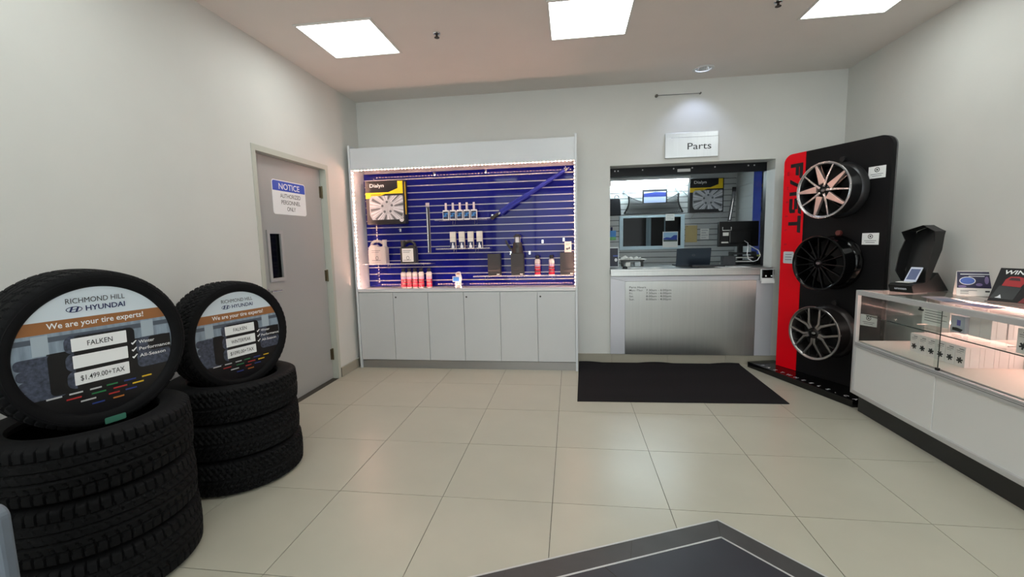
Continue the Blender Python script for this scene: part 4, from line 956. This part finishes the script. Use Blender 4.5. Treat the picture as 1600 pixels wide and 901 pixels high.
# wheels -------------------------------------------------------------
def spoke_poly(mb, pts, z0, z1):
    """tapered bar along a polyline [(r, angle_deg, halfwidth)], extruded between z0 (back) and z1 (front)"""
    L = []; Rr = []
    P_ = [Vector((r*math.cos(math.radians(a)), r*math.sin(math.radians(a)))) for r, a, _ in pts]
    for i, p_ in enumerate(P_):
        d = (P_[min(i+1, len(P_)-1)]-P_[max(0, i-1)]).normalized(); n_ = Vector((-d.y, d.x))*pts[i][2]
        L.append(p_+n_); Rr.append(p_-n_)
    mb.prism([tuple(x) for x in Rr]+[tuple(x) for x in L[::-1]], z0, z1, 'z'); return mb
def wheel(kind, label, u, z):
    P_ = Vector((3.975, 2.5, z))+Vector((ca, sa, 0))*u+Vector((sa, -ca, 0))*.245
    t = thing('alloy_wheel', label, 'wheel', P_, (PI/2, 0, PHI), 'alloy wheels on the display stand')
    R = .236
    bar, face, side = {1: (mat('wheel_dark_barrel', (52, 52, 54), .3, .7), mat('machined_silver', (196, 196, 198), .25, 1), BLKGLOSS), 2: (BLKGLOSS, BLKGLOSS, BLKGLOSS),
                 3: (mat('gunmetal', (74, 70, 70), .33, .8), mat('machined_grey', (170, 168, 166), .28, 1), mat('gunmetal_dark', (52, 50, 50), .35, .8))}[kind]
    part('barrel', MB().lathe([(R-.010, -.004), (R-.004, -.010), (R-.006, -.022), (R-.022, -.030), (R-.028, -.060), (R-.026, -.16), (R-.010, -.175), (R-.006, -.195), (R, -.205), (R, -.212), (R-.006, -.214),
                               (R-.014, -.205), (R-.022, -.18), (R-.034, -.16), (R-.036, -.06), (R-.030, -.03)], 72, closed=True), bar, t, smooth=45)
    part('rim_lip', MB().lathe([(R-.022, -.010), (R-.012, -.0005), (R-.003, 0), (R, -.005), (R-.002, -.012), (R-.010, -.012)], 72, closed=True), face, t, smooth=45)
    part('hollow_shade_disc', MB().lathe([(.0001, -.150), (.195, -.150), (.195, -.155), (.0001, -.155)], 48), mat('wheel_back_black', (10, 10, 11), .7), t)  # black disc stands in for the shade inside the hollow wheel
    hub = part('hub', MB().lathe([(.0001, -.018), (.030, -.018), (.034, -.022), (.060, -.026), (.066, -.04), (.066, -.14), (.0001, -.14)], 40), side, t, smooth=40)
    part('centre_cap', MB().lathe([(.0001, -.012), (.022, -.012), (.027, -.016), (.027, -.020), (.0001, -.020)], 32), BLKGLOSS, t, smooth=40)
    em = hyundai_h(MB(), 0, 0, .034, .019, -.0006, .0006); part('emblem', em, CHROME, t, loc=(0, 0, -.0112), rot=(-PI/2, 0, 0))
    off = {1: 100, 2: 90, 3: 54}[kind]
    for i in range(5):
        a = off+72*i
        part('lug_hole', MB().lathe([(.0001, -.0255), (.010, -.0255), (.011, -.030), (.0001, -.030)], 18), mat('lug_dark', (12, 12, 13), .5), t, loc=(.045*math.cos(math.radians(a+36)), .045*math.sin(math.radians(a+36)), .0002))
        if kind == 1:
            part('blade_spoke', spoke_poly(MB(), [(.058, a-2, .029), (.219, a+9, .009)], -.034, -.006), mat('machined_led_tint', (214, 190, 184), .32, .75), t, bevel=.002)  # silver blades; pink of the LED reflection is put into their base colour
            part('thin_spoke', spoke_poly(MB(), [(.030, a+48, .010), (.12, a+44, .0075), (.220, a+41, .006)], -.030, -.005), face, t, bevel=.0015)
            part('blade_edge', spoke_poly(MB(), [(.070, a-24, .006), (.219, a-1, .004)], -.045, -.014), BLKGLOSS, t)
        elif kind == 2:
            for k in range(3): part('spoke', spoke_poly(MB(), [(.035, a+24*k, .008), (.13, a+24*k+1, .0055), (.222, a+24*k+2, .0065)], -.040, -.010), BLKGLOSS, t, bevel=.003)
        else:
            part('spoke_stem', spoke_poly(MB(), [(.040, a, .021), (.075, a, .017), (.105, a, .016)], -.050, -.012), side, t, bevel=.003)
            for sg in (-1, 1):
                part('spoke_branch', spoke_poly(MB(), [(.048, a+sg*12, .0100), (.095, a+sg*8, .0100), (.222, a+sg*23, .0075)], -.040, -.005), face, t, bevel=.002)
                part('inner_branch', spoke_poly(MB(), [(.150, a+sg*17, .0055), (.222, a+sg*9, .0050)], -.046, -.016), side, t, bevel=.002)
    return t
wheel(1, 'silver and black bladed alloy wheel, uppermost on the display stand', .580, 1.744)
wheel(2, 'gloss black many-spoked alloy wheel in the middle of the display stand', .568, 1.130)
wheel(3, 'dark grey alloy wheel with silver Y-shaped spokes, lowest on the stand', .562, .520)
for z, m in ((2.005, BLACK), (1.385, mat('hanger_red', (110, 50, 46), .4)), (.775, BLACK)):
    part('wheel_hanger', MB().tube([(.575, -.003, z), (.575, -.030, z)], .022, 14), m, stand)
    part('hanger_pin', MB().tube([(.572, 0, z-.255), (.572, -.092, z-.255)], .030, 14), BLACK, stand)

# ------------------------------------------------------------------ glass display case (local X = along the front, towards the viewer; -Y faces the room)
GX, GY0, GL, GD = 4.085, 1.490, 1.53, .50
GR = -PI/2
case = thing('display_case', 'aluminium framed glass display case with white sliding doors along the right wall', 'display case', (GX, GY0, 0), GR)
ZK, ZM, ZT = .135, .535, .945
p_ = .026
part('kick_plinth', B(.05, GL-.02, .035, GD-.02, 0, ZK-.001), mat('kick_black', (16, 16, 17), .4), case)
for a, b in ((0, 0), (GL-p_, 0), (0, GD-p_), (GL-p_, GD-p_)): part('corner_post', B(a, a+p_, b, b+p_, ZK, ZT), ALU, case, bevel=.002)

def rail(name, z0, z1, t=.026):
    for q_ in ((p_, GL-p_, 0, t), (p_, GL-p_, GD-t, GD), (0, t, p_, GD-p_), (GL-t, GL, p_, GD-p_)): part(name, B(*q_, z0, z1), ALU, case, bevel=.0015)
rail('bottom_rail', ZK, ZK+.030); rail('middle_rail', ZM-.028, ZM+.012); rail('top_rail', ZT-.034, ZT)
part('track_groove', MB().box(p_, GL-p_, -.0006, 0, ZM-.010, ZM-.007).box(p_, GL-p_, -.0006, 0, ZM+.001, ZM+.003), SILD, case)
part('glass_top', B(.012, GL-.012, .012, GD-.012, ZT+.0005, ZT+.006), GLASSM, case)
CREAM = mat('case_floor', (226, 212, 204), .5)
part('case_floor', B(.03, GL-.03, .031, GD-.008, ZM+.013, ZM+.019), CREAM, case)
part('case_back', B(.03, GL-.03, GD-.012, GD-.006, ZM+.02, ZT-.036), mat('case_back_white', (224, 218, 214), .4), case)
part('lower_back', B(.03, GL-.03, GD-.012, GD-.006, ZK+.03, ZM-.03), LAM, case)
sw = (GL-2*p_)/2
part('sliding_glass', B(p_+.002, p_+sw+.02, .010, .0145, ZM+.012, ZT-.034), GLASSM, case)
part('sliding_glass', B(p_+sw-.02, GL-p_-.002, .018, .0225, ZM+.012, ZT-.034), GLASSM, case)
part('glass_edge', B(p_+sw+.0202, p_+sw+.0222, .010, .0146, ZM+.010, ZT-.032), mat('dark_glass_edge', (26, 44, 42), .2), case)
part('glass_foot', B(p_+sw+.012, p_+sw+.032, .004, .018, ZM+.012, ZM+.028), BLACK, case)
part('end_glass', B(.010, .0145, p_, GD-p_, ZM+.012, ZT-.034), GLASSM, case)
part('end_glass', B(GL-.0145, GL-.010, p_, GD-p_, ZM+.012, ZT-.034), GLASSM, case)
part('end_panel', B(GL-.014, GL-.008, p_, GD-p_, ZK+.03, ZM-.028), LAM, case)
part('end_panel', B(.008, .014, p_, GD-p_, ZK+.03, ZM-.028), LAM, case)
WD = mat('case_door_white', (212, 212, 210), .4)
dA = part('sliding_door', B(p_+.002, p_+sw+.012, .008, .014, ZK+.030, ZM-.028), WD, case)
part('sliding_door', B(p_+sw-.012, GL-p_-.002, .0155, .0215, ZK+.030, ZM-.028), WD, case)
part('lock', MB().lathe([(.0001, -.004), (.010, -.004), (.012, 0), (.0001, 0)], 18), mat('lock_steel', (60, 60, 60), .3, .8), dA, loc=(.070, .0085, .345), rot=(PI/2, 0, 0))
ZS = .748
part('glass_shelf', B(.03, GL-.03, .065, GD-.014, ZS, ZS+.006), GLASSM, case)
part('shelf_edge', B(.03, GL-.03, .0625, .0648, ZS, ZS+.006), mat('dark_glass_edge', (26, 44, 42), .2), case)
for x in (.33, .98): part('shelf_bracket', MB().box(x, x+.01, .20, GD-.014, ZS-.008, ZS-.001), CHROME, case)
part('led_bar', B(.14, GL-.06, GD-.026, GD-.014, ZT-.052, ZT-.042), CASELED, case)
part('led_bar', B(.14, GL-.06, GD-.026, GD-.014, ZS-.018, ZS-.009), CASELED, case)

# boxes inside the case
CB = mat('lug_box_white', (222, 214, 212), .5); CBS = mat('lug_box_line', (150, 132, 122), .5)
cvt = lambda lx, ly: (GX+ly, GY0-lx)
bxm = mesh_from('carton', B(.0008, .0717, .0008, .0772, 0, .128), CB)
wpr = MB()
for i in range(6):
    a = math.radians(60*i+15); wpr.prism([(.036+.006*math.cos(a+1.2), .040+.006*math.sin(a+1.2)), (.036+.023*math.cos(a-.22), .040+.020*math.sin(a-.22)), (.036+.023*math.cos(a+.22), .040+.020*math.sin(a+.22)), (.036+.006*math.cos(a-1.2), .040+.006*math.sin(a-1.2))][::-1], -.0004, .0004)
wpr.ell(.036, .040, .009, .008, -.0004, .0004, 12)
wpm = mesh_from('wheel_print', wpr, INK); lnm = mesh_from('printed_line', B(.012, .060, -.0004, .0004, .096, .099).box(.012, .045, -.0004, .0004, .086, .088).box(.03, .062, -.0004, .0004, .107, .112), SILD)
o6 = ('farthest', 'second farthest', 'third farthest', 'fourth farthest', 'fifth farthest', 'nearest')
def carton(lx, ly, z, label, prints, group):
    t = thing('lug_nut_carton', label, 'box', (*cvt(lx, ly), z), GR, group)
    link('carton', bxm, t)
    if prints: link('wheel_print', wpm, t); link('printed_line', lnm, t)
    part('end_seam', B(.0722, .0726, .026, .027, .008, .12), CBS, t)
for i in range(6):
    for j in range(4):
        carton(.325+.0725*i, .175+.078*j, ZM+.0195, ('white carton with wheel print on the case floor, %s of the front row' % o6[i]) if j == 0 else
               ('plain white carton end facing the viewer on the case floor, number %s from the glass' % ('', 'two', 'three', 'four')[j] if i == 5 else 'plain white carton hidden behind the printed row on the case floor'), j == 0, 'printed cartons on the case floor' if j == 0 else 'cartons behind the printed row')
for i in range(2):
    for j in range(3):
        carton(.735+.0725*i, .20+.085*j, ZS+.0068, ('white carton at the viewer end of the shelf block, %s from the glass' % ('nearest', 'second', 'farthest')[j]) if i else 'white carton at the far side of the block on the glass shelf', False, 'cartons on the glass shelf')
for i in range(4):
    carton(1.155+.0725*i, .085, ZS+.0068, 'white carton with wheel print at the near end of the glass shelf' if i > 2 else 'wheel-print carton on the glass shelf right of plain block, %s of its row' % ('farthest', 'second', 'third')[i], True, 'printed cartons at the near end of the glass shelf')
cd = thing('boxed_accessory', 'grey card with blue device picture on the glass shelf', 'box', (*cvt(.665, .19), ZS+.0068), GR)
part('carton', B(-.045, .055, 0, .05, 0, .105), mat('pack_blue_grey', (176, 182, 192), .45), cd)
part('device_print', MB().prism([(-.03, .012), (.03, .008), (.045, .025), (.0, .032), (-.03, .03)], -.001, 0), INK, cd); part('badge_print', B(.0, .025, -.001, 0, .045, .08), mat('print_violet', (96, 92, 170), .5), cd)
cd2 = thing('instruction_card', 'white printed instruction card standing on the glass shelf', 'card', (*cvt(.46, .22), ZS+.0068), GR)
part('card', B(-.11, .11, 0, .003, 0, .13), PAPER, cd2)
for k in range(6): part('printed_line', B(-.09, .09-.04*(k % 2), -.0006, 0, .11-.017*k, .114-.017*k), SILD, cd2)
kk = thing('small_bracket', 'small black bracket hanging inside the top of the case', 'bracket', (*cvt(.42, .15), ZT-.035), GR)
part('stem', B(-.004, .004, 0, .008, -.045, 0), BLACK, kk); part('foot', B(-.012, .026, 0, .008, -.056, -.0455), BLACK, kk)
for lx, l in ((.30, 'small bright puck lamp at the far end of the case back'), (.36, 'second small bright puck lamp at the far end of the case back')):
    t = thing('puck_lamp', l, 'lamp', (*cvt(lx, GD-.016), .665), GR, 'puck lamps inside the case')
    part('housing', MB().lathe([(.0001, -.002), (.014, -.002), (.014, .01), (.0001, .01)], 16), CHROME, t, rot=(PI/2, 0, 0)); part('lens', MB().lathe([(.0001, 0), (.010, 0), (.010, .004), (.0001, .004)], 16), emission('puck_lens', (1, .75, .62), 40), t, loc=(0, -.010, 0), rot=(PI/2, 0, 0))

# things on the case top
zt = ZT+.0065
hb = thing('presentation_box', 'open black presentation box with tall hood and picture card on the case top', 'box', (4.225, 1.345, zt), math.radians(-66))
KB = mat('presentation_black', (15, 15, 16), .5)
part('tray_base', MB().prism([(0, 0), (.36, 0), (.235, .135), (.16, .085), (.10, .070), (0, .062), (-.02, .05)], -.0, .15, 'x'), KB, hb)
hood = MB()
# hood shell: back plate and two cheeks, leaning backwards
bk = [(.0, .06), (.15, .06), (.17, .30), (.155, .43), (.075, .475), (-.01, .43), (-.02, .30)]
def lean(x, z, d): return (x, .13+d+(z-.06)*.34, z)
n_ = len(bk)
vsb = [lean(x, z, .0) for x, z in bk]+[lean(x, z, .012) for x, z in bk]
hood.add(vsb, [tuple(range(n_)), tuple(range(2*n_-1, n_-1, -1))]+[(i, (i+1) % n_, (i+1) % n_+n_, i+n_) for i in range(n_)])
part('hood_back', hood, KB, hb)
def cheek(pts, name):
    m_ = MB()
    for (xa, za, da), (xb, zb_, db) in zip(pts[:-1], pts[1:]):
        q_ = [lean(xa, za, 0), lean(xb, zb_, 0), lean(xb, zb_, -db), lean(xa, za, -da)]
        cx_ = .075
        q2 = [(cx_+(x-cx_)*.93, y, z) for x, y, z in q_]
        m_.add(q_+q2, [(0, 1, 2, 3), (7, 6, 5, 4), (0, 4, 5, 1), (1, 5, 6, 2), (2, 6, 7, 3), (3, 7, 4, 0)])
    part(name, m_, KB, hb)
cheek([(0, .075, .03), (-.015, .15, .10), (-.02, .28, .11), (-.012, .37, .10), (-.02, .43, .15), (.075, .475, .10), (.165, .43, .11), (.165, .36, .08), (.17, .28, .085), (.16, .15, .06), (.15, .075, .02)], 'hood_rim')
text(hb, 'uniden', mat('logo_pale', (190, 196, 206), .4), .075, .022, .016, .075, y=-.013, bold=.02)
pcd = part('picture_card', MB().prism(rrect(-.036, .036, 0, .125, .003), -.002, .002), mat('card_pale', (206, 214, 232), .4), hb, loc=(.085, .062, .075), rot=(math.radians(-38), 0, math.radians(4)))
part('picture', B(-.028, .028, -.003, -.002, .016, .108), mat('pic_steel', (92, 104, 140), .4), pcd)
part('white_insert', B(.03, .11, .005, .06, .0695, .074), PAPER, hb)
pc1 = thing('table_sign', 'tented leaflet sign with blue oval logo on the case top', 'sign', (4.545, 1.055, zt), math.radians(-24))
part('front_card', MB().prism(rrect(-.088, .088, 0, .165, .003), -.0015, .0015), PAPER, pc1, rot=(math.radians(-14), 0, 0))
part('back_card', B(-.088, .088, -.0015, .0015, 0, .165), PAPER, pc1, loc=(0, .075, 0), rot=(math.radians(13), 0, 0))
r14 = (math.radians(-14), 0, 0)
pt1 = part('picture', B(-.086, .080, -.0022, -.0015, .052, .163), mat('pic_indigo', (36, 32, 66), .4), pc1, rot=r14)
part('oval_logo', MB().ell(-.036, .100, .038, .026, -.0030, -.0023, 28), mat('pic_oval', (70, 100, 180), .4), pc1, rot=r14)
part('oval_rim', MB().ring(-.036, .100, .039, .027, .004, -.0034, -.0028, 28), SILL, pc1, rot=r14)
part('photo_detail', MB().ell(.055, .105, .010, .026, -.0028, -.0022, 14).ell(.020, .075, .016, .010, -.0028, -.0022, 14).ell(-.06, .062, .02, .008, -.0028, -.0022, 14), mat('pic_mauve', (120, 104, 150), .4), pc1, rot=r14)
for a, b, c, d in ((-.07, .075, .142, .147), (-.03, .045, .129, .133), (-.07, .01, .034, .037), (-.07, -.03, .026, .029), (-.07, -.03, .014, .017)): part('printed_line', B(a, b, -.0029, -.0016, c, d), SILL if c > .05 else SILD, pc1, rot=r14)
part('dark_mark', B(.048, .070, -.0022, -.0016, .026, .036), INK, pc1, rot=r14)
wc = thing('winter_brochure', 'black and red WINTER brochure leaning on the case top', 'brochure', (4.505, .700, zt), math.radians(-66))
rw = (math.radians(-28), 0, 0)
part('cover', B(-.155, .155, -.0025, .0025, 0, .222), mat('brochure_black', (24, 22, 24), .4, spec=.3), wc, rot=rw)
part('red_field', MB().prism([(-.02, .003), (.154, .003), (.154, .095), (.03, .095)], -.0034, -.0026), mat('brochure_red', (112, 14, 26), .4), wc, rot=rw)
part('car_body', MB().prism([(-.118, .105), (-.035, .100), (-.022, .135), (-.034, .160), (-.058, .168), (-.095, .166), (-.112, .145)], -.0038, -.0028), mat('brochure_car', (160, 28, 34), .4), wc, rot=rw)
part('car_windscreen', MB().prism([(-.098, .142), (-.045, .140), (-.052, .158), (-.090, .159)], -.0044, -.0038), mat('brochure_screen', (60, 20, 26), .3), wc, rot=rw)
part('car_shadow', MB().prism([(-.148, .02), (-.045, .016), (-.028, .098), (-.128, .103)], -.0037, -.0028), mat('brochure_dark', (16, 22, 24), .3), wc, rot=rw)
part('leaf_mark', MB().prism([(-.128, .024), (-.098, .022), (-.108, .046), (-.116, .032)], -.0044, -.0038), SILL, wc, rot=rw)
o_ = text(wc, 'WINTER', WHITE, -.128, .182, .026, .165, y=-.0036, align='L', bold=.02, shear=.15); o_.rotation_euler = rw
for k in range(5): part('printed_line', B(.005+.006*k, .125, -.0042, -.0036, .014+.015*k, .018+.015*k), SILL, wc, rot=rw)
part('prop', B(-.02, .02, -.001, .001, 0, .19), INK, wc, loc=(.02, .175, 0), rot=(math.radians(22), 0, 0))
for i, (x, y, a, l) in enumerate(((4.25, .90, 76, 'glossy blue leaflet lying flat on the glass case top'), (4.22, .66, 98, 'pink and blue leaflet lying flat at the front of the case top'))):
    t = thing('flat_leaflet', l, 'leaflet', (x, y, zt), math.radians(a))
    part('sheet', B(-.14, .14, -.06, .06, 0, .0015), mat('leaflet_%d' % i, ((178, 168, 176), (198, 170, 172))[i], .3), t)
    part('print_block', B(-.12, .03, -.045, .04, .0016, .002), mat('leaflet_print_%d' % i, ((124, 132, 160), (140, 124, 160))[i], .3), t)

# ------------------------------------------------------------------ chair at the lower left corner (mostly out of view)
ch = thing('waiting_chair', 'grey padded waiting chair back at the lower left corner', 'chair', (.315, -1.42, 0), 0)
CG = mat('chair_grey', (100, 108, 118), .55, var=.04, scale=20)
part('backrest', MB().prism(rrect(-.26, .28, .42, .80, .03), -.0, .03), CG, ch, bevel=.008)
part('seat', MB().prism(rrect(-.26, .26, -.46, -.03, .05), .40, .46, 'z'), CG, ch, bevel=.01)
for x in (-.23, .23):
    for y, top_ in ((-.42, .40), (.015, .42)): part('leg', MB().tube([(x, y, .001), (x*.97, y, top_)], .013, 10), CHROME, ch, smooth=50)
